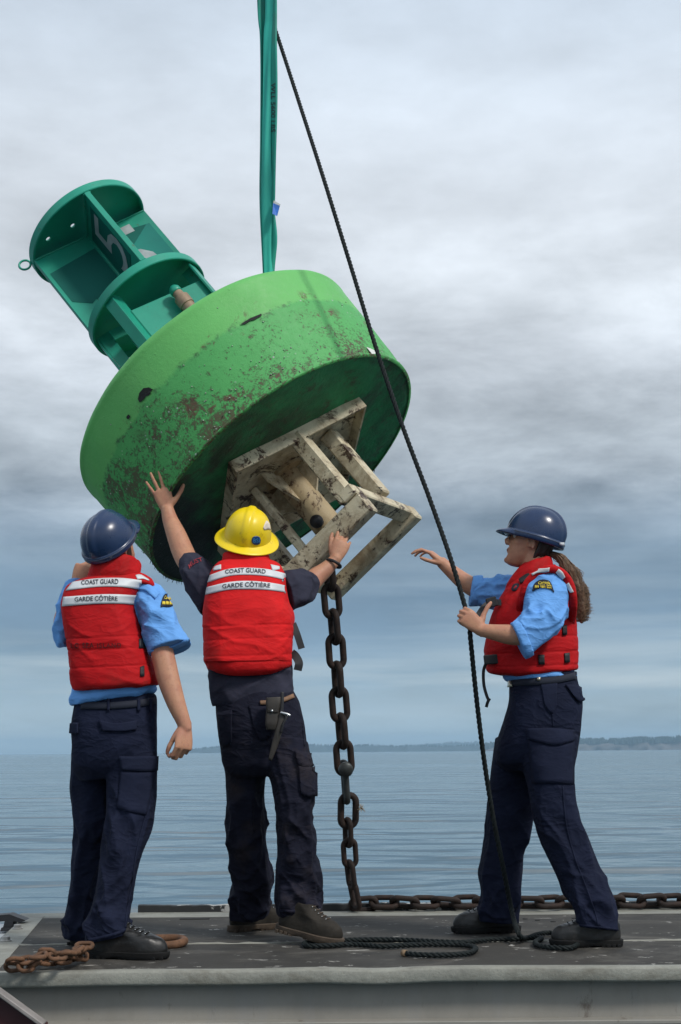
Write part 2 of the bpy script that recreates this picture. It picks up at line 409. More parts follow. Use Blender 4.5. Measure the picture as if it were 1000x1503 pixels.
_g = M_trouser_w; _g.over(_g.math('MULTIPLY', _g.step(_g.noise(4.5, 6, .6), .53, .72), .5), (.055, .042, .036))
M_flap = fabric('navy pocket cloth', (.0125, .0162, .035), .88, .3, 12, .2)
M_shirt = fabric('light blue shirt cotton', srgb(108, 163, 226), .75, .35, 12, .06, .22)
M_tee = fabric('dark grey blue jersey', (.034, .035, .054), .9, .4, 11, .15)
for _v in (M_vest, M_vest2): _v.over(_v.math('MULTIPLY', _v.step(_v.noise(5.5, 8, .72, .6, (1, 1, .6)), .54, .72), .35), (.22, .045, .035))
M_tape = Mat('reflective tape', (.60, .62, .64), .45).vary(9, .10).bump(None or Mat.noise, 0, 0) if False else Mat('reflective tape', (.60, .62, .64), .45)
M_tape.vary(14, .14, detail=5)
M_ink = Mat('black lettering ink', (.02, .022, .03), .7)
M_faint = Mat('faded stencil ink', srgb(88, 10, 16), .8); M_faint.vary(60, .4)
M_yel = Mat('yellow lettering thread', srgb(222, 196, 60), .7)
M_patch = Mat('black badge cloth', (.012, .016, .03), .85)
M_redink = Mat('red sleeve print', srgb(150, 40, 48), .8)
M_black = Mat('black webbing', (.012, .012, .014), .6)
M_skin = Mat('tanned skin', (.50, .255, .155), .5, 0, .3)
M_skin.over(M_skin.step(M_skin.noise(22, 5), .45, .75), (.43, .19, .125)); M_skin.over(M_skin.math('MULTIPLY', M_skin.step(M_skin.noise(70, 5, .7), .52, .70), .45), (.30, .13, .085)); M_skin.over(M_skin.math('MULTIPLY', M_skin.step(M_skin.noise(9, 4, .6), .55, .70), .5), (.52, .24, .17)); M_skin.bump(M_skin.noise(160, 4, .65), .35, .003); M_skin.bump(M_skin.noise(26, 3), .2, .006)
M_skin.p.inputs['Subsurface Weight'].default_value = .12; M_skin.p.inputs['Subsurface Radius'].default_value = (.012, .004, .002); M_skin.p.inputs['Subsurface Scale'].default_value = .4
M_navyhat = Mat('glossy navy plastic', (.014, .032, .085), .22, 0, .5); M_navyhat.vary(9, .2); M_navyhat.over(M_navyhat.math('MULTIPLY', M_navyhat.step(M_navyhat.noise(30, 8, .75, 1.5, (1, 1, .3)), .62, .72), .5), (.10, .12, .16)); M_navyhat.roughmap(M_navyhat.noise(11, 6, .65), .14, .42); M_navyhat.bump(M_navyhat.noise(5, 2), .05, .01)
M_navyrim = Mat('navy rim band', (.06, .08, .13), .35)
M_yelhat = Mat('yellow hard hat plastic', srgb(238, 206, 18), .34); M_yelhat.vary(5, .07)
M_yelhat.over(M_yelhat.math('MULTIPLY', M_yelhat.step(M_yelhat.noise(26, 6, .7), .60, .74), .6), srgb(150, 122, 30)); M_yelhat.bump(M_yelhat.noise(40, 4), .06, .004)
M_blue_sticker = Mat('dark blue sticker', srgb(14, 60, 110), .4)
M_lightblue = Mat('light blue print', srgb(60, 130, 190), .4)
M_wornsticker = Mat('worn white sticker', srgb(222, 208, 190), .6); M_wornsticker.vary(30, .2)
M_hair_d = Mat('dark brown hair', (.022, .014, .010), .55); M_hair_d.bump(M_hair_d.noise(120, 2, .5, 0, (1, 1, .1)), .4, .004)
M_hair_b = Mat('light brown hair', (.165, .098, .054), .5); M_hair_b.vary(40, .45, stretch=(1, 1, .2))
M_eye = Mat('eye white', (.75, .73, .7), .2); M_iris = Mat('dark iris', (.03, .02, .015), .15); M_lip = Mat('lip skin', (.40, .18, .13), .5)
M_boot = Mat('black boot leather', (.012, .0115, .011), .4, 0, .5); M_boot.vary(14, .5, detail=6); M_boot.bump(M_boot.noise(34, 4), .4, .006); M_boot.roughmap(M_boot.noise(18, 5), .22, .62); M_boot.over(M_boot.step(M_boot.noise(24, 7, .72), .60, .72), (.045, .042, .038))
M_bootg = Mat('worn dark grey boot leather', (.030, .026, .021), .78, 0, .2); M_bootg.vary(14, .45, detail=6); M_bootg.bump(M_bootg.noise(34, 4), .5, .006)
M_sole = Mat('black rubber sole', (.011, .011, .011), .8, 0, .2); M_sole.vary(20, .4)
M_solebr = Mat('worn brown rubber sole', (.07, .05, .034), .85); M_solebr.vary(18, .5); M_solebr.bump(M_solebr.noise(50, 4), .5, .005)
M_steel = Mat('bright steel', (.55, .55, .55), .3, 1.0)
M_leather = Mat('dark sheath leather', (.030, .025, .020), .6); M_leather.vary(20, .4)
M_tanleather = Mat('tan belt leather', (.19, .105, .058), .7); M_tanleather.vary(30, .3)
M_brass = Mat('belt buckle metal', (.62, .56, .42), .35, .8)
M_glass = Mat('spectacle lens', (.75, .85, .92), .05); M_glass.p.inputs['Alpha'].default_value = .22

# ------------------------------------------------------------------ water, shore, deck
WATER = -0.95
def build_setting():
    m = Mat('sea water', (.004, .040, .056), .045, 0, .5); m.p.inputs['IOR'].default_value = 1.333
    def nz_(sc, st, det, dist=.0, off=(0, 0, 0)): return m.noise(sc, det, .5, dist, st, 'Object', off)
    h = m.math('ADD', m.math('MULTIPLY', nz_(.11, (.5, 1, 1), 1, .3), 2.4), m.math('ADD', m.math('MULTIPLY', nz_(.42, (.6, 1, 1), 1, .5, (3, 1, 0)), 1.1), m.math('MULTIPLY', nz_(1.25, (.7, 1, 1), 2, .4, (7, 2, 0)), .13)))
    m.bump(h, .55, .30)
    m.roughmap(nz_(.03, (.3, 1, 1), 3, 1.0), .03, .14)
    mb = MB(); ys = np.r_[-40, np.linspace(0, 60, 8), np.geomspace(80, 40000, 22)]; xs = np.r_[-np.geomspace(20000, 20, 14), 0, np.geomspace(20, 20000, 14)]
    G = np.zeros((len(ys), len(xs), 3)); G[..., 0] = xs[None]; G[..., 1] = ys[:, None]; G[..., 2] = WATER
    mb.grid(G, cu=False); o = build(mb, 'sea', m.m, smooth=False); tag(o, kind='structure')

    # far shores: low wooded headlands, bluffs on the right-hand one
    mg = Mat('wooded shore', (.024, .038, .030), .95); mg.vary(.02, .3)
    mc = Mat('pale bluff', (.085, .075, .068), .95); mc.vary(.012, .35, stretch=(1, 1, 3))
    mtree = Mat('conifer foliage', (.020, .034, .026), .95)
    def shore(name, Yd, prof, m_, depth, seed, lift=0.0):
        """prof: (pixel x, crest pixel rows above the waterline)"""
        pr = np.array(prof, float); n = 260; px = np.linspace(pr[0, 0], pr[-1, 0], n); hh = np.interp(px, pr[:, 0], pr[:, 1])
        X = (px - PX) / F * Yd; Z = hh / F * Yd
        q = np.stack([px * .05, np.full(n, seed), np.zeros(n)], 1)
        Z = np.maximum(Z * (1 + .10 * vnoise(q * 1.0, seed)) + .8 * vnoise(q * 7, seed + 3), 0) + WATER
        rows = []
        for k, (dy, s) in enumerate(((0, -.02), (depth * .02, .45), (depth * .06, .9), (depth * .2, 1), (depth * .6, .85), (depth, -.02))):
            rows.append(np.stack([X * (1 + dy / Yd), Yd + dy + 40 * vnoise(q * 2 + k, seed + k) * (k > 0), WATER + (Z - WATER) * s - (k in (0, 5)) * 2], 1))
        o = build(MB().grid(np.array(rows), cu=False), name, m_.m); tag(o, kind='structure'); return X, Z
    w1 = shore('headland', 7000, [(240, 0), (262, 3), (300, 7), (330, 9.5), (380, 11), (440, 10), (500, 9), (560, 8.5), (610, 8), (700, 8), (760, 6), (900, 5)], mg, 1600, 2)
    w2 = shore('far_hill', 9500, [(520, 4), (590, 6), (625, 10), (645, 12), (680, 13), (705, 12), (720, 9), (800, 9), (900, 9)], mg, 1500, 5)
    w3 = shore('bluff', 5200, [(700, 1), (720, 7), (760, 9), (850, 10), (920, 11), (1000, 13), (1100, 14), (1250, 12)], mc, 900, 9)
    mb = MB(); r = np.random.default_rng(3)
    def trees(X, Z, Yd, cnt, dy, hmin, hmax):
        for i in range(cnt):
            t = r.uniform(0, len(X) - 1); k = int(t); x = X[k] + (X[min(k + 1, len(X) - 1)] - X[k]) * (t - k); z = Z[k]
            if z < WATER + 3: continue
            h = r.uniform(hmin, hmax); w = h * r.uniform(.28, .5); y = Yd + dy * r.uniform(.5, 1.4); a = np.arange(5) * 2 * pi / 5 + r.uniform(0, 6)
            b = np.stack([x + np.cos(a) * w, y + np.sin(a) * w, np.full(5, z - 4)], 1); c = np.stack([x + np.cos(a) * w * .75, y + np.sin(a) * w * .75, np.full(5, z + h * .45)], 1)
            V = np.vstack([b, c, [[x, y, z + h]]]); fs = [(j, (j + 1) % 5, 5 + (j + 1) % 5, 5 + j) for j in range(5)] + [(5 + j, 5 + (j + 1) % 5, 10) for j in range(5)]
            mb.add(V, fs)
    trees(*w1, 7000, 900, 60, 3, 9); trees(*w2, 9500, 500, 90, 4, 10); trees(*w3, 5200, 1500, 80, 8, 21)
    o = build(mb, 'distant_forest', mtree.m, smooth=False); tag(o, 'dark wooded tree line along the far shore', 'forest', kind='stuff')

    # sea air between here and the far shore
    mhz = bpy.data.materials.new('sea haze'); mhz.use_nodes = True; nt = mhz.node_tree; nt.nodes.clear()
    ov = nt.nodes.new('ShaderNodeOutputMaterial'); pv = nt.nodes.new('ShaderNodeVolumePrincipled'); nt.links.new(pv.outputs[0], ov.inputs['Volume'])
    pv.inputs['Density'].default_value = 1.25e-4; pv.inputs['Color'].default_value = (.50, .77, 1.0, 1)
    o = build(MB().box((0, 6500, 60), (26000, 0, 0), (0, 6900, 0), (0, 0, 62)), 'haze', mhz, None, False); tag(o, kind='stuff')

    # the deck of the work barge
    md = Mat('dark non-skid deck', (.047, .044, .039), .8, 0, .22)
    md.vary(1.7, .35, detail=8, rough=.7); md.over(md.math('MULTIPLY', md.step(md.noise(2.6, 9, .74, 1.2, (.6, 1, 1)), .50, .70), .6), (.17, .158, .138))
    md.over(md.step(md.noise(11, 7, .72, .4, (.7, 1, 1), 'Object', (4, 4, 0)), .615, .64), (.36, .35, .32))
    md.over(md.math('MULTIPLY', md.step(md.noise(3.3, 5, .6, .5, (1, 1, 1), 'Object', (9, 3, 0)), .55, .7), .6), (.022, .022, .022))
    md.roughmap(md.noise(2.2, 5, .6), .62, .95); md.bump(md.noise(260, 3), .35, .003); md.bump(md.noise(3, 4), .2, .01)
    mw = Mat('worn grey white paint', (.25, .25, .215), .65); mw.vary(5, .35, detail=8, rough=.75); mw.over(mw.math('MULTIPLY', mw.step(mw.noise(9, 8, .75, .5, (.35, 1, 1)), .50, .64), .75), (.15, .14, .11))
    mw.over(mw.step(mw.noise(30, 6, .7), .68, .73), (.10, .06, .035)); mw.over(mw.math('MULTIPLY', mw.step(mw.noise(70, 6, .75), .54, .66), .5), (.19, .18, .15)); mw.bump(mw.noise(60, 7, .75), .6, .006)
    ms = Mat('grey hull paint', (.25, .238, .21), .65); ms.vary(2.2, .2, detail=7, rough=.7, stretch=(1, 1, .5)); ms.over(ms.math('MULTIPLY', ms.step(ms.noise(9, 8, .74, .3, (1.4, 1, .5)), .60, .70), .75), (.085, .06, .045))
    ms.over(ms.math('MULTIPLY', ms.step(ms.noise(3.0, 4, .6, .2, (3, 1, .25)), .55, .7), .35), (.24, .24, .235)); ms.bump(ms.noise(7, 4), .2, .01)
    mr = Mat('black rubber with chipped paint', (.022, .023, .024), .8); mr.over(mr.step(mr.noise(4.6, 6, .6, .3, (1, 1, 1.3), 'Object', (1.7, 0, 0)), .585, .60), (.42, .42, .40)); mr.bump(mr.noise(30, 4), .5, .006)
    deck = empty('deck', (0, 6.5, 0)); tag(deck, kind='structure')
    XL, XR = -1.62, 3.4
    yf, ys, yb = 5.66, 6.40, 7.42
    def quad_slab(x0a, x0b, x1, y0, y1, z0, z1, bev=.004):
        """slab whose left side runs from x0a (front) to x0b (back)"""
        mb = MB(); V = [(x0a, y0, z0), (x1, y0, z0), (x1, y1, z0), (x0b, y1, z0), (x0a, y0, z1), (x1, y0, z1), (x1, y1, z1), (x0b, y1, z1)]
        return mb.add(V, [(3, 2, 1, 0), (4, 5, 6, 7), (0, 1, 5, 4), (1, 2, 6, 5), (2, 3, 7, 6), (3, 0, 4, 7)])
    lx = lambda y: -1.30 + (y - 6.0) * -.11
    build(quad_slab(lx(yf), lx(ys), XR, yf, ys - .012, -.03, 0), 'deck_panel', md.m, deck, False)
    build(quad_slab(lx(ys), lx(yb), XR, ys + .012, yb, -.03, 0), 'deck_panel', md.m, deck, False)
    # weld bead in the joint
    n = 220; x = np.linspace(lx(ys), XR, n); P = np.stack([x, np.full(n, ys) + .004 * vnoise(np.stack([x * 9, x * 0, x * 0], 1)), np.full(n, -.004)], 1)
    build(MB().tube(P, .0085 + .003 * vnoise(np.stack([x * 25, x * 0 + 5, x * 0], 1)), 8), 'weld_seam', mw.m, deck)
    # front edging: rounded steel angle with a dented top line
    n = 240; x = np.linspace(XL - .6, XR, n)
    dent = -.007 * np.exp(-((x - .12) / .14) ** 2) + .003 * vnoise(np.stack([x * 2.5, x * 0, x * 0], 1), 4) - .004 * np.clip((.15 - x) / 1.5, 0, 1)
    prof = np.array([(5.665, -.004), (5.663, .005), (5.645, .008), (5.610, .008), (5.602, .005), (5.5985, -.002), (5.598, -.036), (5.601, -.044), (5.610, -.046), (5.660, -.046)])
    G = np.zeros((n, len(prof), 3)); G[..., 0] = x[:, None]; G[..., 1] = prof[None, :, 0] + .004 * vnoise(np.stack([x * 3, x * 0 + 2, x * 0], 1), 8)[:, None]; G[..., 2] = prof[None, :, 1] + dent[:, None]
    build(MB().grid(G, cu=True), 'deck_edging', mw.m, deck)
    build(MB().box((0.6, 5.672, -.46), (2.9, 0, 0), (0, .008, 0), (0, 0, .415)), 'side_plate', ms.m, deck, False)
    build(MB().box((0.6, 5.632, -.186), (2.9, 0, 0), (0, .034, 0), (0, 0, .008), .003), 'side_flange', ms.m, deck, False)
    build(MB().box((0.6, 6.7, -.60), (2.9, 0, 0), (0, 1.0, 0), (0, 0, .5)), 'hull_box', ms.m, deck, False)
    # back margin and rubber
    build(MB().box((.9, 7.535, -.012), (2.5, 0, 0), (0, .115, 0), (0, 0, .0125), .003), 'back_margin', mw.m, deck, False)
    n = 300; x = np.linspace(-1.02, XR, n); top = .031 + .003 * vnoise(np.stack([x * 7, x * 0, x * 0], 1), 2) + .0025 * vnoise(np.stack([x * 31, x * 0, x * 0], 1), 3)
    G = np.zeros((n, 5, 3)); G[..., 0] = x[:, None]
    for k, (yy, zz) in enumerate(((7.652, -.03), (7.654, 1), (7.685, 1.08), (7.715, 1), (7.717, -.03))):
        G[:, k, 1] = yy; G[:, k, 2] = np.where(zz > 0, top * zz, zz)
    build(MB().grid(G, cu=True), 'rubber_fender', mr.m, deck, True, angle=40)
    # left margin plate with bolts, and a lower pale platform beyond
    mb = MB(); 
    G = np.array([[(lx(yf) - .13, yf, .002), (lx(yf), yf, .002)], [(lx(yb) - .09, yb + .10, .002), (lx(yb), yb + .10, .002)]])
    V = np.vstack([G.reshape(-1, 3), G.reshape(-1, 3) - [0, 0, .03]]); mb.add(V, [(0, 1, 3, 2), (4, 6, 7, 5), (0, 4, 5, 1), (2, 3, 7, 6), (0, 2, 6, 4), (1, 5, 7, 3)])
    build(mb, 'left_margin', mw.m, deck, False)
    mz = Mat('galvanised bolt', (.35, .34, .32), .5, .7); mz.vary(40, .4)
    for (bx, by) in ((26, 1364), (9, 1382)):
        c = D(bx, by); mb = MB(); mb.lathe([(.024, .002), (.024, .006), (.022, .008)], c, 18); a = np.arange(6) * pi / 3
        mb.lathe([(.018, .007), (.018, .019), (.015, .022)], c, 6); build(mb, 'bolt', mz.m, deck, False)
    # slot and lifting holes: black pieces laid on the panel, standing in for shade
    mk = Mat('painted recess shade', (.006, .006, .006), .9)
    c = D(286, 1349); build(MB().box(c + [0, 0, .001], (.07, 0, 0), (0, .018, 0), (0, 0, .002)), 'drain_slot', mk.m, deck, False)
    for hx, hy in ((771, 1349), (789, 1351), (812, 1353), (843, 1348), (853, 1352)):
        c = D(hx, hy); build(MB().lathe([(.012, -.003), (.012, .0022), (.010, .003)], c, 14), 'deck_hole', mk.m, deck, False)
    mp = Mat('pale grey platform', (.42, .45, .47), .6); mp.vary(3, .12, detail=5)
    o = build(MB().box((-2.35, 6.75, -.07), (.88, 0, 0), (0, .82, 0), (0, 0, .03), .005), 'side_platform', mp.m, None, False, origin=(-2.35, 6.75, -.1)); tag(o, kind='structure')
    # black fairlead horn at the far left corner
    mf = Mat('black painted cast steel', (.012, .012, .014), .5); mf.vary(9, .4); mf.bump(mf.noise(30, 3), .3, .005)
    o = empty('fairlead', W(14, 1360, 7.2)); tag(o, 'black cast fairlead horn at the far left corner of the deck', 'fairlead')
    pts = [(-30, 1346), (14, 1342), (38, 1351), (30, 1354), (20, 1352), (18, 1363), (4, 1364), (7, 1352), (-30, 1356)]
    def slab(pts, Y, dy):
        mb = MB(); A = [W(x, y, Y) for x, y in pts]; B = [q + [0, dy, 0] for q in A]; k = len(pts)
        return mb.add(A + B, [tuple(range(k))[::-1], tuple(range(k, 2 * k))] + [(i, (i + 1) % k, k + (i + 1) % k, k + i) for i in range(k)])
    build(slab(pts, 7.17, .09), 'horn', mf.m, o, False)
    build(slab([(2, 1362), (20, 1362), (24, 1367), (0, 1367)], 7.15, .13), 'foot_plate', mf.m, o, False)
    # dark red steel bracket at the lower left corner, nearer than the barge
    mrd = Mat('dark red oxide paint', (.040, .006, .007), .6); mrd.vary(8, .4); mgr = Mat('grey worn bracket edge', (.22, .20, .185), .6); mgr.vary(15, .3, detail=6)
    o = empty('gusset_bracket', W(0, 1500, 5.2)); tag(o, 'dark red triangular steel bracket with grey top edge, bottom left corner', 'bracket')
    build(slab([(-90, 1398), (62, 1508), (62, 1640), (-90, 1640)], 5.18, .10), 'web_plate', mrd.m, o, False)
    A = [W(-90, 1393, 5.17), W(64, 1505, 5.17)]; ax = (A[1] - A[0]) / 2; up = nz(np.cross(ax, [0, 1, 0])); up = up * np.sign(up[2])
    build(MB().box((A[0] + A[1]) / 2 + up * .004, ax, (0, .03, 0), up * .007, .003), 'top_flange', mgr.m, o, False)
build_setting()

# ------------------------------------------------------------------ the buoy
BC = np.array([-0.2791, 7.4, 2.162]); BA = nz([-.5945, .2708, .7792]); B1 = nz(np.cross([0, 1, 0], BA)); B2 = np.cross(BA, B1)
BM = np.stack([B1, B2, BA])                                       # rows: local axes
def BW(a, b, z): return BC + B1 * a + B2 * b + BA * z
def build_buoy():
    root = empty('channel_buoy', (0, 0, 0)); tag(root, 'large green steel channel buoy hanging tilted from the sling', 'buoy')
    M4 = Matrix([[BM[0][i], BM[1][i], BM[2][i], BC[i]] for i in range(3)] + [[0, 0, 0, 1]]); root.matrix_world = M4
    ORG[root.name] = np.zeros(3)
    # paints
    mh = Mat('sea worn green hull paint', (.110, .43, .105), .5)
    sep = mh.N('ShaderNodeSeparateXYZ'); mh.L(mh.tc.outputs['Object'], sep.inputs[0]); z = sep.outputs[2]
    mh.vary(3.0, .12, detail=6, rough=.6)
    mh.over(mh.math('MULTIPLY', mh.step(mh.noise(2.0, 4), .4, .7), .5), (.150, .47, .118))
    edge = mh.math('ADD', z, mh.math('MULTIPLY', mh.math('SUBTRACT', mh.noise(5, 6, .65), .5), .10))
    under = mh.step(edge, .385, .365)                                   # long under water: deeper green below the old waterline
    mh.over(mh.math('MULTIPLY', under, .65), (.046, .325, .084))
    mh.over(mh.math('MULTIPLY', mh.math('MULTIPLY', mh.step(edge, .395, .38), mh.step(edge, .350, .370)), mh.step(mh.noise(14, 8, .76), .50, .66)), (.016, .030, .018))
    low = mh.step(z, .42, .04)
    w = mh.noise(3.6, 10, .74, .3, (1, 1, 1), 'Object', (2, 5, 1)); w2 = mh.noise(30, 8, .75, .2)
    grow = mh.math('ADD', mh.math('ADD', mh.math('ADD', mh.math('MULTIPLY', low, .20), mh.math('MULTIPLY', sep.outputs[0], -.085)), mh.math('MULTIPLY', w, .85)), mh.math('MULTIPLY', mh.math('SUBTRACT', w2, .5), 1.0))
    spk = mh.noise(95, 4, .7)
    mh.over(mh.math('MULTIPLY', mh.math('MULTIPLY', mh.step(mh.math('ADD', grow, mh.math('MULTIPLY', mh.math('SUBTRACT', spk, .5), .7)), .57, .66), under), .75), (.020, .075, .026))
    mh.over(mh.math('MULTIPLY', mh.math('MULTIPLY', mh.step(mh.math('ADD', grow, mh.math('MULTIPLY', mh.math('SUBTRACT', spk, .5), .55)), .61, .72), under), .72), (.110, .066, .040))
    mh.over(mh.math('MULTIPLY', mh.step(mh.noise(6, 9, .76, .5, (1, 1, 1), 'Object', (8, 1, 3)), .585, .64), mh.step(edge, .46, .40)), (.100, .056, .030))
    mh.over(mh.math('MULTIPLY', mh.step(mh.math('ADD', mh.noise(2.2, 8, .7, .4, (1, 1, 1), 'Object', (4, 2, 8)), mh.math('MULTIPLY', spk, .25)), .66, .74), mh.step(edge, .36, .2)), (.060, .034, .022))
    sp = mh.N('ShaderNodeTexVoronoi'); sp.inputs['Scale'].default_value = 34; sp.inputs['Randomness'].default_value = 1; mh.L(mh.tc.outputs['Object'], sp.inputs['Vector'])
    spot = mh.math('MULTIPLY', mh.step(sp.outputs['Distance'], .20, .14), mh.step(mh.noise(6, 5, .65, 0, (1, 1, 1), 'Object', (5, 5, 5)), .55, .63))
    mh.over(mh.math('MULTIPLY', spot, mh.step(z, .5, .4)), (.36, .42, .36))
    mh.bump(mh.noise(60, 6, .7), .35, .006); mh.bump(mh.noise(9, 5), .25, .01); mh.bump(spot, .4, .004); mh.roughmap(grow, .38, .85)
    mbm = Mat('fouled hull bottom', (.030, .255, .088), .6); mbm.vary(3.5, .4, detail=7, rough=.65)
    b1 = mbm.noise(2.1, 9, .68, .5, (1, 1, 1), 'Object', (1.3, 0, 0))
    mbm.over(mbm.math('MULTIPLY', mbm.step(b1, .47, .60), .85), (.030, .062, .028)); mbm.over(mbm.math('MULTIPLY', mbm.step(mbm.noise(11, 8, .7), .54, .66), .8), (.060, .036, .022))
    sx = mbm.N('ShaderNodeSeparateXYZ'); mbm.L(mbm.tc.outputs['Object'], sx.inputs[0])
    left_dark = mbm.math('ADD', mbm.math('MULTIPLY', sx.outputs[0], -.9), mbm.math('MULTIPLY', b1, .9))  # near-black towards the left of the underside, broken up by noise
    mbm.over(mbm.step(left_dark, .62, .98), (.010, .014, .010)); mbm.over(mbm.math('MULTIPLY', mbm.step(mbm.noise(46, 4, .6), .66, .72), .5), (.22, .26, .2)); mbm.bump(mbm.noise(30, 7, .72), .8, .012)
    mt = Mat('teal green tower paint', (.012, .290, .195), .42); mt.vary(4, .16, detail=5); mt.over(mt.math('MULTIPLY', mt.step(mt.noise(9, 7, .7), .62, .72), .4), (.03, .12, .085))
    mt.over(mt.math('MULTIPLY', mt.step(mt.noise(22, 8, .74, .3), .63, .69), .75), (.09, .05, .025)); mt.bump(mt.noise(18, 4), .15, .005)
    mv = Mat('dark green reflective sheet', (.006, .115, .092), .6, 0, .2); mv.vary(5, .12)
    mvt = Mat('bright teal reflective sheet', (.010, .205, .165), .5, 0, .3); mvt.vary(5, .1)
    mnum = Mat('grey white numeral sheet', (.34, .37, .38), .5); mnum.vary(14, .25, detail=6)  # grey lowered from white, standing in for shade on the plate
    mx = Mat('worn cream paint over rusty steel', (.63, .555, .385), .55); mx.vary(4, .14, detail=6)
    mx.over(mx.math('MULTIPLY', mx.step(mx.noise(5, 8, .72, .4), .43, .62), .8), (.20, .125, .055)); mx.over(mx.step(mx.noise(7.5, 9, .77, .5, (1, 1, 1), 'Object', (3, 3, 3)), .535, .585), (.055, .028, .014))
    mx.over(mx.step(mx.noise(24, 5, .7, .2, (1, 1, 1), 'Object', (6, 3, 8)), .64, .665), (.016, .014, .011)); mx.bump(mx.noise(35, 6, .7), .5, .006)
    mrust = Mat('rusty fitting', (.10, .062, .040), .8, .2); mrust.vary(20, .4); mtan = Mat('corroded brass valve', (.30, .215, .145), .6, .3); mtan.vary(25, .3)
    mdk = Mat('dark steel shackle', (.03, .03, .033), .5, .5)

    R0, R1, Hh = .793, .832, .612
    prof = [(0.0001, Hh + .035), (.25, Hh + .033), (.55, Hh + .024), (.70, Hh + .010)]
    for k in range(9):
        a = k / 8 * pi / 2; prof.append((R1 - .045 + .045 * sin(a), Hh - .045 + .045 * cos(a) + (.0 if k else .002)))
    for zz in np.linspace(Hh - .06, .012, 40): prof.append((R0 + (R1 - R0) * zz / Hh, zz))
    prof += [(R0 - .002, .004), (R0 - .008, 0.0)]
    prof = np.array(prof); n = 160; a = np.arange(n) * 2 * pi / n
    G = np.stack([prof[:, 0, None] * np.cos(a), prof[:, 0, None] * np.sin(a), prof[:, 1, None] * np.ones(n)], -1)
    dn = vnoise(G * 3.2, 5) * .006 + vnoise(G * 9, 6) * .0022; rad = G.copy(); rad[..., 2] = 0; rad /= np.linalg.norm(rad, axis=2)[..., None] + 1e-9
    G += rad * (dn * (prof[:, 0] > .5)[:, None])[..., None]
    hull = MB(); hull.grid(G, caps=False); build(hull, 'hull', mh.m, root)
    rr = np.r_[0.0001, np.linspace(.08, R0 - .006, 24)]; Gb = np.stack([rr[:, None] * np.cos(a), rr[:, None] * np.sin(a), np.full((len(rr), n), 0.0)], -1)
    Gb[..., 2] = .008 * vnoise(Gb * 7, 3) * (rr < .77)[:, None] + .002; build(MB().grid(Gb, caps=False), 'hull_bottom', mbm.m, root)
    build(MB().lathe([(R0 - .012, -.004), (R0 + .004, -.002), (R0 + .005, .008), (R0 - .004, .012)], n=140, caps=False), 'rim_weld', mh.m, root)
    # fouling: barnacles and weed on the lower half
    mba = Mat('barnacle shell', (.36, .38, .33), .8); mba.vary(60, .3)
    mb = MB(); r = np.random.default_rng(11)
    for i in range(520):
        t = r.uniform(0, 2 * pi); z_ = abs(r.normal(0, .2)) + .01
        if z_ > .52 or vnoise(np.array([[cos(t) * 2.2, sin(t) * 2.2, z_ * 3]]), 8)[0] < -.05: continue
        s_ = r.uniform(.0015, .0042); Rz = R0 + (R1 - R0) * z_ / Hh + .002
        fr = np.stack([[-sin(t), cos(t), 0], [0, 0, 1], [cos(t), sin(t), 0]])
        mb.lathe([(s_, -.003), (s_ * .6, s_ * .6), (s_ * .25, s_ * .65)], (Rz * cos(t), Rz * sin(t), z_), 6, fr)
    o = build(mb, 'barnacles', mba.m, root); o['kind'] = 'stuff'
    mwd = Mat('sea weed', (.014, .022, .010), .6); mb = MB()
    for i in range(130):
        t = r.normal(pi * 1.02, .9); z_ = abs(r.normal(0, .02)) + .0; Rz = R0 + .002; L_ = r.uniform(.006, .024)
        p0 = BM.T @ np.array([0, 0, 0]); c = np.array([Rz * cos(t), Rz * sin(t), z_ - .004]); dn = BM @ np.array([r.normal(0, .25), r.normal(0, .25), -1.0])
        mb.tube([c, c + dn * L_ * .5 + r.normal(0, .003, 3), c + dn * L_], [.0022, .0018, .0004], 4)
    o = build(mb, 'sea_weed', mwd.m, root); o['kind'] = 'stuff'

    # ---- tower: round plates, crossed radar plates, legs
    r_, zt, zm = .352, 1.909, 1.300
    def disc(z1, th, name, holes=False):
        b = .004
        return build(MB().lathe([(.0001, z1), (r_ - b, z1), (r_, z1 - b), (r_, z1 - th + b), (r_ - b, z1 - th), (r_ - .012, z1 - th), (r_ - .014, z1 - .010), (.0001, z1 - .010)], n=96), name, mt.m, root, True, angle=35)
    top = disc(zt, .050, 'top_plate'); disc(zm, .052, 'middle_plate')
    def on_level(x, y, z1):
        d = _r * (x - PX) / F + _u * (PY - y) / F + _f; c = BC + BA * z1; t = ((c - CAM) @ BA) / (d @ BA); return BM @ (CAM + d * t - BC)
    cut = bpy.data.objects.new('cut', None); cutters = []
    for hx, hy in ((70.5, 350), (106.5, 330.5)):                       # two drain holes right through the plate
        q = on_level(hx, hy, zt - .005); cm = bpy.data.meshes.new('c'); V, Fc = MB().lathe([(.0145, -.03), (.0145, .03)], q, 16).arrays(); cm.from_pydata(V.tolist(), [], Fc)
        co = bpy.data.objects.new('c', cm); COL.objects.link(co); co.matrix_world = root.matrix_world; md_ = top.modifiers.new('hole', 'BOOLEAN'); md_.object = co; md_.operation = 'DIFFERENCE'; md_.solver = 'EXACT'; cutters.append(co)
    dg = bpy.context.evaluated_depsgraph_get(); dg.update(); nm = bpy.data.meshes.new_from_object(top.evaluated_get(dg)); top.modifiers.clear(); top.data = nm
    for co in cutters: bpy.data.objects.remove(co)
    bpy.data.objects.remove(cut)
    mhole = Mat('daylight hole rim', (.02, .1, .08), .6)
    # direction towards the camera in the buoy's frame
    cd = BM @ (CAM - BW(0, 0, 1.6)); base = math.atan2(cd[1], cd[0])
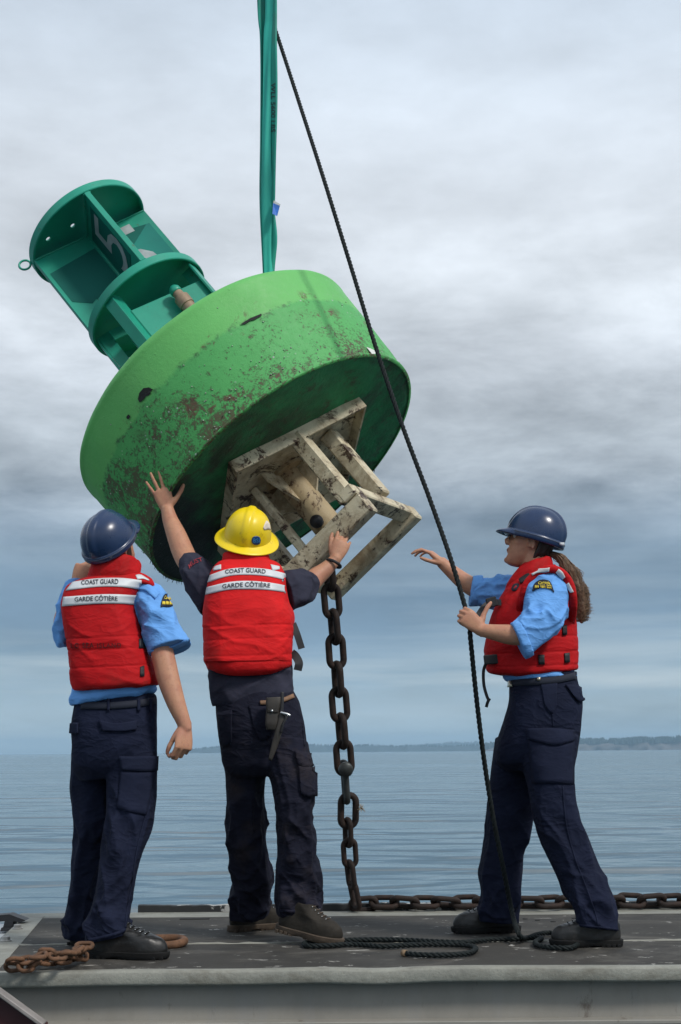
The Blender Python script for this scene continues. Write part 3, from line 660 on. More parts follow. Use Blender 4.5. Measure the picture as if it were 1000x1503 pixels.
    def radial(ang, z0, z1, rin, rout, th, name, mat=None):
        u = np.array([cos(ang), sin(ang), 0]); v = np.array([-sin(ang), cos(ang), 0]); c = u * (rin + rout) / 2 + np.array([0, 0, (z0 + z1) / 2])
        return build(MB().box(c, u * (rout - rin) / 2, v * th / 2, np.array([0, 0, (z1 - z0) / 2]), .002), name, mat or mt.m, root, False)
    A0 = base + math.radians(23)
    z0, z1 = zm + .001, zt - .051
    for k in range(4):
        radial(A0 + k * pi / 2, z0, z1, .0145 if k % 2 else .0, r_ - .004, .031, 'radar_plate')
    for k in range(4):                                                # fillet welds where plates meet the round plates and each other
        for zz in (z0 + .004, z1 - .004):
            an = A0 + k * pi / 2; u = np.array([cos(an), sin(an), 0]); v = np.array([-sin(an), cos(an), 0])
            for sd in (-1, 1):
                x = np.linspace(.02, r_ - .01, 60); jit = vnoise(np.stack([x * 60, x * 0 + k, x * 0 + zz * 9], 1))
                build(MB().tube([u * q + v * sd * .0175 + np.array([0, 0, zz]) for q in x], .0058 + .0016 * jit, 7), 'weld_bead', mt.m, root)
        an = A0 + pi / 4 + k * pi / 2; c = np.array([cos(an), sin(an), 0]) * .024; x = np.linspace(z0, z1, 70)
        build(MB().tube([c + np.array([0, 0, q]) for q in x], .0065 + .0016 * vnoise(np.stack([x * 60, x * 0 + k, x * 0], 1)), 7), 'weld_bead', mt.m, root)
    # reflective sheets on the plates facing us, with the numeral 5
    def face_frame(ang, side):
        u = np.array([cos(ang), sin(ang), 0]); v = np.array([-sin(ang), cos(ang), 0]) * side; return u, v
    def sheet(ang, side, poly, mat, name, off):
        """poly in (radius, height) on the plate face"""
        u, v = face_frame(ang, side); P = [u * p[0] + v * off + np.array([0, 0, p[1]]) for p in poly]; Q = [p - v * .0015 for p in P]; k = len(P)
        f = [tuple(range(k)), tuple(range(k, 2 * k))[::-1]] + [(i, k + i, k + (i + 1) % k, (i + 1) % k) for i in range(k)]
        return build(MB().add(P + Q, f), name, mat.m, root, False)
    V5, F5 = text_geo('5', .0)
    def numeral(ang, side, r0, r1, za, zb, off, flip):
        u, v = face_frame(ang, side); P = []
        for s_, t_ in V5:
            rr_ = (r0 + (r1 - r0) * s_) if not flip else (r1 + (r0 - r1) * s_); P.append(u * rr_ + v * off + np.array([0, 0, za + (zb - za) * t_]))
        return build(MB().add(P, F5), 'numeral', mnum.m, root, False)
    zA, zB = zm + .10, zt - .13
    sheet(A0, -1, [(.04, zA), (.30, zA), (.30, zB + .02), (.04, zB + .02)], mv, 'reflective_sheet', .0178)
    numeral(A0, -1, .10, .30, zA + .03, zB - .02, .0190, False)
    sheet(A0 - pi / 2, 1, [(.03, zA - .01), (.11, zA + .0), (.15, zA + .035), (.17, zA + .02), (.21, zA + .05), (.24, zA + .035), (.325, zA + .10), (.325, zB - .05), (.03, zB - .02)], mv, 'reflective_sheet', .0178)  # peeling sheet drawn larger, its dark colour also stands in for shade
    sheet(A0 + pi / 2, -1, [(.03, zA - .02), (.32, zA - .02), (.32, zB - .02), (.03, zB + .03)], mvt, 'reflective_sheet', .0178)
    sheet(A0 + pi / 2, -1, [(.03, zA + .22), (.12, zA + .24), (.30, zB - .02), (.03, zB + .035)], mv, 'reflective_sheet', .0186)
    numeral(A0 + pi / 2, -1, .03, .24, zm + .05, zt - .10, .0200, False)
    # lifting ring on the top plate's rim
    ra = A0 - pi / 2 - .12; c = np.array([cos(ra), sin(ra), 0]) * (r_ + .035) + np.array([0, 0, zt - .004]); t = np.arange(28) * 2 * pi / 28
    u = np.array([cos(ra), sin(ra), 0])
    build(MB().tube([c + .031 * (u * cos(q) + np.array([0, 0, 1]) * sin(q)) for q in t], .0062, 8, closed=True), 'lifting_ring', mt.m, root)
    # four angle legs below the middle plate
    for an in (-120, -178, -18, 75):
        an = math.radians(an); u = np.array([cos(an), sin(an), 0]); v = np.array([-sin(an), cos(an), 0]); c = u * .325 + np.array([0, 0, (Hh + zm - .03) / 2])
        mb = MB(); hz = np.array([0, 0, (zm - .03 - Hh) / 2])
        mb.box(c, u * .006, v * .032, hz, .0015); mb.box(c - u * .040 + v * .026, u * .033, v * .006, hz, .0015); build(mb, 'angle_leg', mt.m, root, False)
    # battery hatch box with bolts and valve
    an = .374; u = np.array([cos(an), sin(an), 0]); v = np.array([-sin(an), cos(an), 0])
    build(MB().box(np.array([0, 0, (Hh + 1.15) / 2]) + u * .027 - v * .09, u * .22, v * .11, np.array([0, 0, (1.15 - Hh) / 2]), .006), 'hatch_box', mt.m, root, False)
    build(MB().box(np.array([0, 0, 1.215]) + u * .01 + v * .03, u * .27, v * .006, np.array([0, 0, .035]), .002), 'bulkhead', mt.m, root, False)
    for q in (-.11, .05):
        build(MB().lathe([(.020, 0), (.020, .016), (.011, .018), (.011, .045), (.0001, .046)], np.array([0, 0, 1.152]) + u * q - v * .10, 6), 'bolt', mrust.m, root, False)
    c = np.array([0, 0, 1.02]) + u * .055 - v * .255
    fr = np.stack([u, v, np.array([0, 0, 1])])
    mb = MB().lathe([(.036, -.35), (.036, -.03), (.041, -.028), (.041, .03), (.029, .035), (.027, .07)], c, 18, fr); vv = build(mb, 'valve_pipe', mtan.m, root, True, angle=40)
    build(MB().lathe([(.029, .07), (.032, .075), (.031, .098), (.019, .115), (.0001, .119)], c, 16, fr), 'valve_cap', mt.m, vv)
    # bare and blackened spots low on the hull
    def hull_hit(x, y):
        d = _r * (x - PX) / F + _u * (PY - y) / F + _f
        for Y in np.arange(6.3, 7.9, .002):
            q = BM @ (CAM + d * (Y / d[1]) - BC); Rz = R0 + (R1 - R0) * q[2] / Hh
            if 0 <= q[2] <= Hh and math.hypot(q[0], q[1]) <= Rz: return q * np.array([1 + .009, 1 + .009, 1])
    def spot(pts, mat, name):
        P = [hull_hit(*p) for p in pts]
        if all(p is not None for p in P): build(MB().add(P + [np.mean(P, 0)], [(i, (i + 1) % len(P), len(P)) for i in range(len(P))]), name, mat, root, False)
    mblk = Mat('black tar stain', (.007, .008, .008), .8); mwc = Mat('bare white primer', (.62, .64, .60), .6)
    spot([(204, 586), (206, 577), (212, 570), (220, 569), (226, 572), (222, 576), (223, 579), (216, 582), (211, 588), (206, 591)], mblk.m, 'tar_stain')
    spot([(187, 612), (190, 608), (193, 611), (191, 615), (188, 615)], mblk.m, 'tar_stain'); spot([(352, 478), (368, 468), (383, 462), (385, 464), (373, 471), (366, 472), (360, 477)], mblk.m, 'tar_stain')
    spot([(537, 511), (543, 513), (549, 516), (551, 521), (545, 521), (541, 516)], mwc.m, 'primer_chip')
    # lifting eye on the deck of the hull
    mb = MB(); c0 = np.array([.47, -.06, Hh + .03]); t = np.linspace(0, pi, 18)
    mb.tube([c0 + np.array([.0, .05 * cos(q), .07 * sin(q)]) for q in t], .016, 10); build(mb, 'lifting_eye', mt.m, root)

    # ---- mooring frame below the hull
    ph = .374; s_ = .389; u = np.array([cos(ph), sin(ph), 0]); v = np.array([-sin(ph), cos(ph), 0]); o0 = np.array([.005, .033, 0]); hh = .066
    for d, e in ((-1, v), (1, v), (-1, u), (1, u)):
        w_ = u if e is v else v
        ln = s_ if e is v else s_ - .013
        build(MB().box(o0 + e * d * (s_ - .006) + np.array([0, 0, -hh / 2 + .002]), w_ * ln, e * .006, np.array([0, 0, hh / 2 + .002]), .0015), 'skirt_plate', mx.m, root, False)
    pf = -.34; fu = np.array([cos(pf), sin(pf), 0]); fv = np.array([-sin(pf), cos(pf), 0]); ha, hb, zb_, w = .270, .345, -.505, .042
    up = np.array([0, 0, 1.0])
    build(MB().box(o0 + up * -.0085, u * (s_ - .014), v * (s_ - .014), up * .004), 'base_plate', mx.m, root, False)
    for a_, b_, dx, dy in ((.132, -.285, .040, .050), (.285, -.085, .040, .046), (-.175, -.10, .020, .028), (-.27, .17, .042, .045)):
        build(MB().box(np.array([a_, b_, 0]) + up * (zb_ + w + .003 - .016) / 2, fu * dx, fv * dy, up * (-(zb_ + w + .003) / 2 - .010), .008), 'frame_leg', mx.m, root, False)
    for b_ in (-1, 1):
        dz, hz = (-.070, .054) if b_ < 0 else (0, w)                    # the near bar hangs one step lower
        build(MB().box(fv * b_ * hb + up * (zb_ + dz), fu * (ha + w), fv * w, up * hz, .008), 'frame_bar', mx.m, root, False)
    for a_ in (-1, 1):
        build(MB().box(fu * a_ * ha + up * (zb_ + .016) - fv * (w + .006), fu * (w - .003), fv * (hb - .001 + .006), up * (w - .013), .006), 'frame_bar', mx.m, root, False)
    mpi = Mat('rust stained cream pipe', (.46, .36, .21), .6); mpi.vary(5, .3, detail=6); mpi.over(mpi.step(mpi.noise(7, 9, .75, .5), .53, .58), (.055, .028, .014)); mpi.over(mpi.math('MULTIPLY', mpi.step(mpi.noise(4, 6, .7), .45, .62), .6), (.22, .115, .045)); mpi.bump(mpi.noise(35, 6, .7), .5, .006)
    build(MB().lathe([(.075, .0), (.075, -.40), (.070, -.405), (.052, -.405), (.052, -.39)], n=36), 'mooring_pipe', mpi.m, root, True, angle=40)
    build(MB().lathe([(.12, -.012), (.12, -.03), (.076, -.032)], n=36), 'pipe_collar', mpi.m, root, True, angle=40)
    for k in range(4):
        an = pf + pi / 2 * k - .15; q = np.array([cos(an), sin(an), 0]); p_ = np.array([-sin(an), cos(an), 0])
        V = []
        for sgn in (-1, 1): V += [q * .074 + p_ * .007 * sgn, q * .22 + p_ * .007 * sgn, q * .22 - up * .07 + p_ * .007 * sgn, q * .074 - up * .20 + p_ * .007 * sgn]
        build(MB().add(V, [(0, 1, 2, 3), (7, 6, 5, 4), (0, 4, 5, 1), (1, 5, 6, 2), (2, 6, 7, 3), (3, 7, 4, 0)]), 'gusset', mx.m, root, False)
    # the mooring shackle through the pipe
    mb = MB(); c = np.array([0, 0, -.36]); mb.tube([c - fv * .11, c + fv * .11], .020, 12, True); mb.ball(c - fv * .115, .034, n=10); mb.ball(c + fv * .115, .034, n=10)
    build(mb, 'mooring_pin', mdk.m, root)
    return root
buoy = build_buoy()

# ------------------------------------------------------------------ chains
def rust(name, base, amt, dark):
    m = Mat(name, base, .72, 0, .3); m.vary(16, amt, detail=6); m.over(m.math('MULTIPLY', m.step(m.noise(38, 6, .7), .52, .66), .8), dark); m.bump(m.noise(60, 5, .7), .5, .005); return m
M_chain = rust('brown black chain steel', (.022, .0145, .012), .45, (.040, .020, .013))
M_orust = rust('orange rust', (.130, .066, .036), .45, (.050, .030, .020))
M_dks = Mat('galvanised dark shackle', (.055, .06, .058), .45, .5); M_dks.vary(20, .4)
def link_mesh(name, L_, w, d, mat):
    r = (w - d) / 2; s = (L_ - w) / 2; P = []
    for k in range(13): a = -pi / 2 + k / 12 * pi; P.append((s + r * cos(a), r * sin(a), 0))
    for k in range(1, 4): P.append((s - 2 * s * k / 4, r, 0))
    for k in range(13): a = pi / 2 + k / 12 * pi; P.append((-s + r * cos(a), r * sin(a), 0))
    for k in range(1, 4): P.append((-s + 2 * s * k / 4, -r, 0))
    V, Fc = MB().tube(P, d / 2, 9, closed=True, up=(0, 0, 1)).arrays()
    me = bpy.data.meshes.new(name); me.from_pydata(V.tolist(), [], Fc); me.materials.append(mat.m); me.polygons.foreach_set('use_smooth', [True] * len(me.polygons)); return me
def put_link(me, root, c, ax, nrm, name='chain_link'):
    """link lying along ax with its opening facing nrm"""
    ax = nz(ax); nrm = nz(np.asarray(nrm, float) - ax * (np.asarray(nrm, float) @ ax)); y = np.cross(nrm, ax)
    o = bpy.data.objects.new(name, me); link(o, root); c = np.asarray(c, float) - ORG[root.name]
    o.matrix_local = Matrix([[ax[i], y[i], nrm[i], c[i]] for i in range(3)] + [[0, 0, 0, 1]]); return o
def build_chains():
    root = empty('mooring_chain', W(522, 1337, 7.6)); tag(root, 'heavy dark rusty mooring chain hanging from the buoy and trailing right over deck', 'chain')
    big = link_mesh('big_link', .188, .108, .034, M_chain); sm = link_mesh('small_link', .155, .086, .027, M_chain)
    pts = [(480, 800), (484, 842), (487, 882), (491, 920), (493.5, 956), (496, 997), (498.5, 1034), (502, 1073), (505, 1112)]
    Yc = lambda y: np.interp(y, [780, 1340], [7.30, 7.58])
    P = [W(x, y, Yc(y)) for x, y in pts]
    for i, c in enumerate(P):
        ax = P[min(i + 1, len(P) - 1)] - P[max(i - 1, 0)]; a = math.radians(18 if i % 2 == 0 else 112)
        put_link(big, root, c, ax, (sin(a), -cos(a), 0))
    # joining shackle with a round pin head
    mb = MB(); c = W(505.5, 1126, Yc(1126)); b = W(509, 1176, Yc(1176)); ax = nz(b - c); side = nz(np.cross(ax, [1, 0.1, 0]))
    Lk = np.linalg.norm(b - c); path = [c + side * .04]
    for k in np.linspace(0, 1, 5)[1:]: path.append(c + side * .04 + ax * (Lk - .02) * k * .9)
    for k in range(1, 8): a = k / 8 * pi; path.append(c + ax * ((Lk - .02) * .9 + .036 * sin(a)) + side * .04 * cos(a))
    for k in np.linspace(1, 0, 5): path.append(c - side * .04 + ax * (Lk - .02) * k * .9)
    mb.tube(path, .017, 10, True)
    mb.tube([c - side * .075, c + side * .075], .016, 12, True)
    for sg in (-1, 1): mb.ball(c + side * .055 * sg, .030, n=10)
    fr = np.stack([nz([1, .0, .05]), nz(np.cross(side, [1, 0, .05])), side]); sgn = 1 if side[1] < 0 else -1
    mb.lathe([(.036, 0), (.036, .016), (.028, .024), (.0001, .026)], c + side * .066 * sgn, 20, fr * np.array([[1], [1], [sgn]]))
    build(mb, 'joining_shackle', M_dks.m, root)
    pts = [(511.5, 1190), (511, 1222), (513.5, 1252), (515, 1284), (521, 1314)]
    P = [W(x, y, Yc(y)) for x, y in pts]
    for i, c in enumerate(P):
        ax = P[min(i + 1, len(P) - 1)] - P[max(i - 1, 0)]; a = math.radians(10 if i % 2 == 0 and i < 4 else 118)
        put_link(big if i == 0 else sm, root, c, ax, (sin(a), -cos(a), 0))
    c0 = D(525, 1337); r = np.random.default_rng(5); x = c0[0] + .03; i = 0
    wob = lambda q: .018 * sin(q * 5.1) + .012 * sin(q * 11 + 1)
    while x < 2.2:
        c = np.array([x, 7.60 + wob(x), .044 if i else .035]); ax = np.array([1, (wob(x + .05) - wob(x - .05)) / .1, r.uniform(-.10, .10)])
        a = math.radians((48 if i % 2 else -42) + r.uniform(-9, 9))
        if i == 0: a = math.radians(-75)
        put_link(sm, root, c, ax, (0, -sin(a), cos(a))); x += .1015; i += 1
    # fibres snagged on the links
    mfz = Mat('frayed pale fibre', (.30, .25, .18), .9)
    for (px, py, n) in ((533, 1186, 26), (505, 857, 30)):
        mb = MB(); c = W(px - 3, py, Yc(py) - .03)
        for k in range(n):
            q = nz(r.normal(0, 1, 3)) * r.uniform(.008, .032); mb.tube([c, c + q * .6 + r.normal(0, .004, 3), c + q], [.0016, .0013, .0007], 4)
        build(mb, 'frayed_fibre', mfz.m, root)
    # small orange-rusty chain heaped at the left
    root = empty('short_chain', D(70, 1412)); tag(root, 'short orange rusty chain heaped at the left edge of the deck', 'chain')
    me = link_mesh('tiny_link', .078, .052, .0165, M_orust)
    lanes = [[(20, 1421), (40, 1421), (62, 1416), (90, 1413), (122, 1405)], [(22, 1414), (50, 1410), (70, 1402), (95, 1404), (126, 1396)], [(55, 1409), (68, 1404), (88, 1405), (108, 1401), (124, 1391)]]
    for k, ln in enumerate(lanes):
        P = spline(np.array([D(x, y, .02 + .02 * k) for x, y in ln]), 40); s = np.r_[0, np.cumsum(np.linalg.norm(np.diff(P, axis=0), axis=1))]
        n = int(s[-1] / .047) + 1
        for i in range(n):
            q = min(i * .047, s[-1] - .001); c = np.array([np.interp(q, s, P[:, j]) for j in range(3)]); e = np.array([np.interp(min(q + .02, s[-1]), s, P[:, j]) for j in range(3)])
            a = math.radians((40 if i % 2 else -48) + r.uniform(-22, 22)); ax = (e - c) + r.normal(0, .003, 3) if np.linalg.norm(e - c) > .004 else np.array([1, 0, 0])
            put_link(me, root, c + [0, 0, .004 + r.uniform(0, .006)], ax, (r.uniform(-.2, .2), -sin(a), cos(a)))
    # one big loose link behind the boot
    c = D(232, 1383, .017); o = bpy.data.objects.new('iron_ring', link_mesh('iron_ring', .25, .19, .034, M_orust)); link(o); o.location = c; o.rotation_euler = (.06, -.03, .15)
    tag(o, 'big rusty iron ring lying flat behind the black boot', 'ring')
build_chains()

# ------------------------------------------------------------------ sling and ropes
def strands(path, R, pitch, n=3, seg=8):
    s = np.r_[0, np.cumsum(np.linalg.norm(np.diff(path, axis=0), axis=1))]; m = int(s[-1] / (pitch / 9)) + 2; q = np.linspace(0, s[-1], m)
    P = np.stack([np.interp(q, s, path[:, j]) for j in range(3)], 1); T = np.gradient(P, axis=0); T /= np.linalg.norm(T, axis=1)[:, None] + 1e-9
    x = nz(np.cross(T[0], [0.1, .2, .9])); mb = MB(); X = np.zeros_like(P)
    for k in range(m): x = nz(x - T[k] * (x @ T[k])); X[k] = x
    Yv = np.cross(T, X); ph = q / pitch * 2 * pi
    for k in range(n):
        a = ph + 2 * pi * k / n; C = P + R * .5 * (np.cos(a)[:, None] * X + np.sin(a)[:, None] * Yv); mb.tube(C, R * .53, seg)
    return mb
M_rope = Mat('black twisted rope', (.0075, .0115, .012), .7, 0, .25); M_rope.vary(60, .5); M_rope.bump(M_rope.noise(300, 2), .4, .002)
def build_ropes():
    root = empty('tag_line', D(765, 1377)); tag(root, 'long black twisted rope held by the woman and loose on deck', 'rope')
    up = [(378, -90, 7.52), (391, 3, 7.48), (404, 42, 7.44), (436, 140, 7.26), (474, 258, 6.99), (515, 390, 6.80), (552, 510, 6.64), (592, 628, 6.50), (632, 735, 6.38), (664, 827, 6.27), (687, 907, 6.20), (691, 940, 6.20), (699, 1020, 6.25), (710, 1110, 6.31), (724, 1200, 6.37), (738, 1270, 6.42), (751, 1335, 6.48)]
    P = [W(*q) for q in up]
    deckp = [(762, 1371), (772, 1377), (788, 1372), (806, 1369), (822, 1372), (842, 1378)]
    P += [D(x, y, .013 + (.0 if i else .03)) for i, (x, y) in enumerate(deckp)]
    build(strands(spline(np.array(P), 700), .0108, .066), 'standing_part', M_rope.m, root)
    loop = [(842, 1378), (850, 1384), (838, 1391), (812, 1391), (792, 1388), (786, 1383), (795, 1377), (780, 1376), (762, 1378), (720, 1379), (680, 1383), (640, 1382), (600, 1380), (560, 1379), (510, 1380), (470, 1383), (448, 1384), (452, 1388), (480, 1388), (520, 1386), (560, 1389), (600, 1387), (640, 1386), (680, 1387), (698, 1391), (692, 1398), (670, 1401), (640, 1402), (612, 1401), (593, 1399)]
    Q = spline(np.array([D(x, y, .013) for x, y in loop]), 600)
    build(strands(Q, .0108, .066), 'coiled_part', M_rope.m, root)
    mt = Mat('tan whipping twine', (.22, .15, .09), .9); e = Q[-1]; d = nz(Q[-1] - Q[-8]); build(MB().tube([e - d * .012, e + d * .006], .0132, 12), 'whipping', mt.m, root)

    m = Mat('green sling webbing', (.010, .30, .225), .75); m.vary(7, .25, detail=6, stretch=(1, 1, .4)); m.over(m.math('MULTIPLY', m.step(m.noise(11, 7, .7, .3, (1, 1, .35)), .5, .68), .55), (.085, .19, .155)); m.bump(m.noise(330, 1, .5, 0, (1, 1, 2)), .3, .002)
    m2 = Mat('lighter green webbing', (.026, .42, .33), .75); m2.vary(9, .2, stretch=(1, 1, .3)); m2.bump(m2.noise(330, 1), .3, .002)
    root = empty('lifting_sling', W(395, 400, 7.4)); tag(root, 'green webbing sling running straight up from the buoy', 'sling')
    def ribbon(name, st, mat, th=.0045):
        """st rows: x left, x right, y, distance left, distance right"""
        S = spline(np.array(st, float), 90); rows = []
        for i, a in enumerate(S):
            L_, R_ = W(a[0], a[2], a[3]), W(a[1], a[2], a[4]); n = nz(np.cross(R_ - L_, [0, 0, 1])); w = np.linspace(0, 1, 9)
            mid = L_ + (R_ - L_) * w[:, None] + n * (.006 * np.sin(w * pi) + .003 * np.sin(w * 9 + a[2] * .02))[:, None]
            rows.append(np.vstack([mid + n * th, (mid - n * th)[::-1]]))
        return build(MB().grid(np.array(rows)), name, mat.m, root, True, angle=50)
    ribbon('sling_leg', [(372, 384, -260, 7.4, 7.42), (378, 390, 0, 7.40, 7.42), (382, 393, 60, 7.40, 7.43), (383, 394, 200, 7.39, 7.42), (382, 393, 300, 7.39, 7.42), (386, 396, 400, 7.4, 7.42), (388, 400, 470, 7.4, 7.42)], m)
    front = ribbon('sling_leg', [(386, 406, -260, 7.38, 7.36), (390, 405, 0, 7.38, 7.36), (388, 404, 50, 7.38, 7.36), (387, 400, 120, 7.38, 7.36), (385, 398, 210, 7.37, 7.36), (384, 400, 270, 7.37, 7.36), (385, 400, 330, 7.37, 7.37), (388, 401, 400, 7.38, 7.38), (391, 403, 470, 7.4, 7.4)], m2)
    side = ribbon('sling_leg', [(392, 408, -260, 7.42, 7.34), (396, 406, 0, 7.42, 7.34), (396, 405, 60, 7.42, 7.33), (396, 406, 140, 7.41, 7.33), (396, 405.5, 200, 7.41, 7.33), (394, 404, 280, 7.40, 7.34), (396, 403, 310, 7.4, 7.36), (397, 406, 350, 7.4, 7.35), (394, 402, 400, 7.4, 7.38), (396, 402, 470, 7.4, 7.4)], m)
    # stencilled rating, reading downwards
    V, Fo = text_geo('WLL 5600 LBS', .01); b = bvh_of(side); P = []
    for s_, t_ in V:
        h, n = ray_hit(b, 398.0 + 6.6 * t_, 122 + 72 * s_, 7.35); n = n if n @ (CAM - h) > 0 else -n; P.append(h + n * .002)
    build(MB().add(P, Fo), 'lettering', M_ink.m, root, False)
    mbl = Mat('blue tag cloth', srgb(52, 112, 196), .6); mbl.vary(30, .25); mwh = Mat('white tag end', (.6, .6, .55), .7)
    q = [(401, 298), (411, 302), (407, 317), (400, 314)]; A = [W(x, y, 7.33 - .01 * i) for i, (x, y) in enumerate(q)]
    build(MB().add(A + [a + [0, .008, .002] for a in A], [(0, 1, 2, 3), (7, 6, 5, 4), (0, 4, 5, 1), (1, 5, 6, 2), (2, 6, 7, 3), (3, 7, 4, 0)]), 'tag', mbl.m, root, False)
    q = [(402, 294), (412, 300), (411, 303), (401, 299)]; A = [W(x, y, 7.335) for x, y in q]
    build(MB().add(A + [a + [0, .006, .002] for a in A], [(0, 1, 2, 3), (7, 6, 5, 4), (0, 4, 5, 1), (1, 5, 6, 2), (2, 6, 7, 3), (3, 7, 4, 0)]), 'tag_end', mwh.m, root, False)
build_ropes()

# ------------------------------------------------------------------ people
def frame_from(fwd, up):
    f = nz(fwd); u = np.asarray(up, float); u = nz(u - f * (u @ f)); l = np.cross(u, f); return np.stack([f, l, u])     # rows forward, left, up
def head_into(mb, c, fr, s=1.0):
    Z = [(-.117, .070, .030, .018), (-.110, .082, .012, .034), (-.092, .090, -.010, .046), (-.072, .086, -.030, .055), (-.052, .089, -.045, .060), (-.030, .088, -.062, .065), (-.005, .086, -.078, .069),
         (.015, .080, -.088, .071), (.036, .089, -.094, .073), (.060, .088, -.096, .074), (.085, .076, -.085, .066), (.103, .050, -.060, .048), (.114, .015, -.028, .018)]
    S = spline(np.array(Z), 44); n = 48; a = np.arange(n) * 2 * pi / n; rows = []
    for z, f, b, w in S:
        mid = f - w * .95 if f - w * .95 > b else (f + b) / 2; ca, sa = np.cos(a), np.sin(a)
        x = np.where(ca >= 0, mid + (f - mid) * np.abs(ca) ** .9 * 1, mid + (b - mid) * -ca * -1 * -1)
        x = np.where(ca >= 0, mid + (f - mid) * np.abs(ca) ** .92, mid - (mid - b) * np.abs(ca) ** .95)
        y = w * np.sign(sa) * np.abs(sa) ** .9
        g = np.exp(-((z - .014) / .016) ** 2)
        x = x - .011 * g * (np.exp(-((y - .032) / .017) ** 2) + np.exp(-((y + .032) / .017) ** 2)) * (ca > 0)
        rows.append(np.stack([x, y, np.full(n, z)], 1))
    P = lambda q: np.asarray(c) + (np.asarray(q, float) * s) @ fr
    mb.grid(P(np.array(rows)))
    mb.tube(P([(.080, 0, .026), (.096, 0, .006), (.108, 0, -.012), (.104, 0, -.022)]), np.array([.009, .0105, .0135, .010]) * s, 12, True)
    for sg in (-1, 1):
        mb.ball(P((.093, .011 * sg, -.021)), .0095 * s, n=8)
        mb.ball(P((.040, .054 * sg, -.012)), .026 * s, .016 * s, .020 * s, 8, fr)
        t = np.linspace(-.5, 3.6, 14); mb.tube(P([(-.012 - .017 * cos(q) * .9 - .006, .074 * sg + (.006 if cos(q) < 0 else .0) * sg, -.004 + .030 * sin(q - .3)) for q in t]), .006 * s, 8, True)
        mb.ball(P((-.014, .073 * sg, -.004)), .016 * s, .005 * s, .026 * s, 8, fr)
    mb.ball(P((.086, 0, -.047)), .010 * s, .022 * s, .0065 * s, 8, fr); mb.ball(P((.085, 0, -.060)), .010 * s, .019 * s, .007 * s, 8, fr); mb.ball(P((.082, 0, -.098)), .016 * s, .02 * s, .014 * s, 8, fr)
    return P
def eyes(parent, P, fr, s=1.0):
    for sg in (-1, 1):
        e = build(MB().ball(P((.0665, .032 * sg, .014)), .0118 * s, n=10), 'eye', M_eye.m, parent)
        build(MB().ball(P((.0765, .032 * sg, .0145)), .0035 * s, .0055 * s, .0055 * s, 8, fr), 'iris', M_iris.m, e)
    build(MB().ball(P((.0905, 0, -.0525)), .006 * s, .021 * s, .0085 * s, 8, fr), 'lips', M_lip.m, parent)
    for sg in (-1, 1): build(MB().tube(P([(.087, .016 * sg, .034), (.086, .032 * sg, .039), (.074, .050 * sg, .033)]), [.0035, .004, .002], 6, True), 'eyebrow', M_hair_d.m, parent)
def hand_into(mb, w, f, t, p, curl, spread=(0, 0, 0, 0), thumb=((.55, .75, .35), (.8, .5, .3)), s=1.0):
    """w wrist, f towards the fingers, t thumb side, p where the palm faces; curl: three bends per finger in degrees"""
    f = nz(f); t = nz(np.asarray(t, float) - f * (np.asarray(t, float) @ f)); pn = np.cross(f, t); p = pn * np.sign(pn @ np.asarray(p, float)); w = np.asarray(w, float)
    st = [(-.020, .027, .019), (.0, .028, .0185), (.025, .034, .0175), (.055, .040, .016), (.082, .0415, .014), (.096, .039, .011)]
    a = np.arange(24) * 2 * pi / 24; rows = []
    for d, rw, rt in spline(np.array(st), 14):
        rows.append(w + s * (f * d + t * (rw * np.sign(np.cos(a)) * np.abs(np.cos(a)) ** .8)[:, None] + p * (rt * np.sin(a))[:, None]))
    mb.grid(np.array(rows))
    base = [(.088, .0305, .043, .0088), (.093, .0105, .048, .0092), (.089, -.0095, .044, .0088), (.080, -.0285, .035, .0078)]
    for i, (d, lt, L1, r) in enumerate(base):
        c = w + s * (f * (d - .012) + t * lt); sp = math.radians(spread[i]); dirf = f * cos(sp) + t * sin(sp); pts = [c, c + dirf * .014 * s]; rad = [r * 1.05, r * 1.1]; ang = 0
        for k, (ln, b) in enumerate(((L1, curl[i][0]), (L1 * .62, curl[i][1]), (L1 * .48, curl[i][2]))):
            ang += math.radians(b); dd = dirf * cos(ang) + p * sin(ang)
            pts += [pts[-1] + dd * ln * s * .5, pts[-1] + dd * ln * s]; rad += [r * (.96 - .08 * k), r * (1.0 - .09 * k)]
        mb.tube(pts, np.array(rad) * s, 10, True)
    d1 = nz(f * thumb[0][0] + t * thumb[0][1] + p * thumb[0][2]); d2 = nz(f * thumb[1][0] + t * thumb[1][1] + p * thumb[1][2])
    c = w + s * (f * .018 + t * .020 + p * .006); q1 = c + d1 * .045 * s; q2 = q1 + nz(d1 + d2) * .034 * s; q3 = q2 + d2 * .027 * s
    mb.tube([c, (c + q1) / 2, q1, (q1 + q2) / 2, q2, (q2 + q3) / 2, q3], np.array([.015, .0145, .0115, .0105, .0108, .0098, .0078]) * s, 10, True)
def limb(mb, pts, n=28, seg=20, flat=1.0):
    S = spline(np.array([np.r_[W(x, y, Y), r] for x, y, Y, r in pts]), n); mb.tube(S[:, :3], S[:, 3], seg, True, flat); return mb

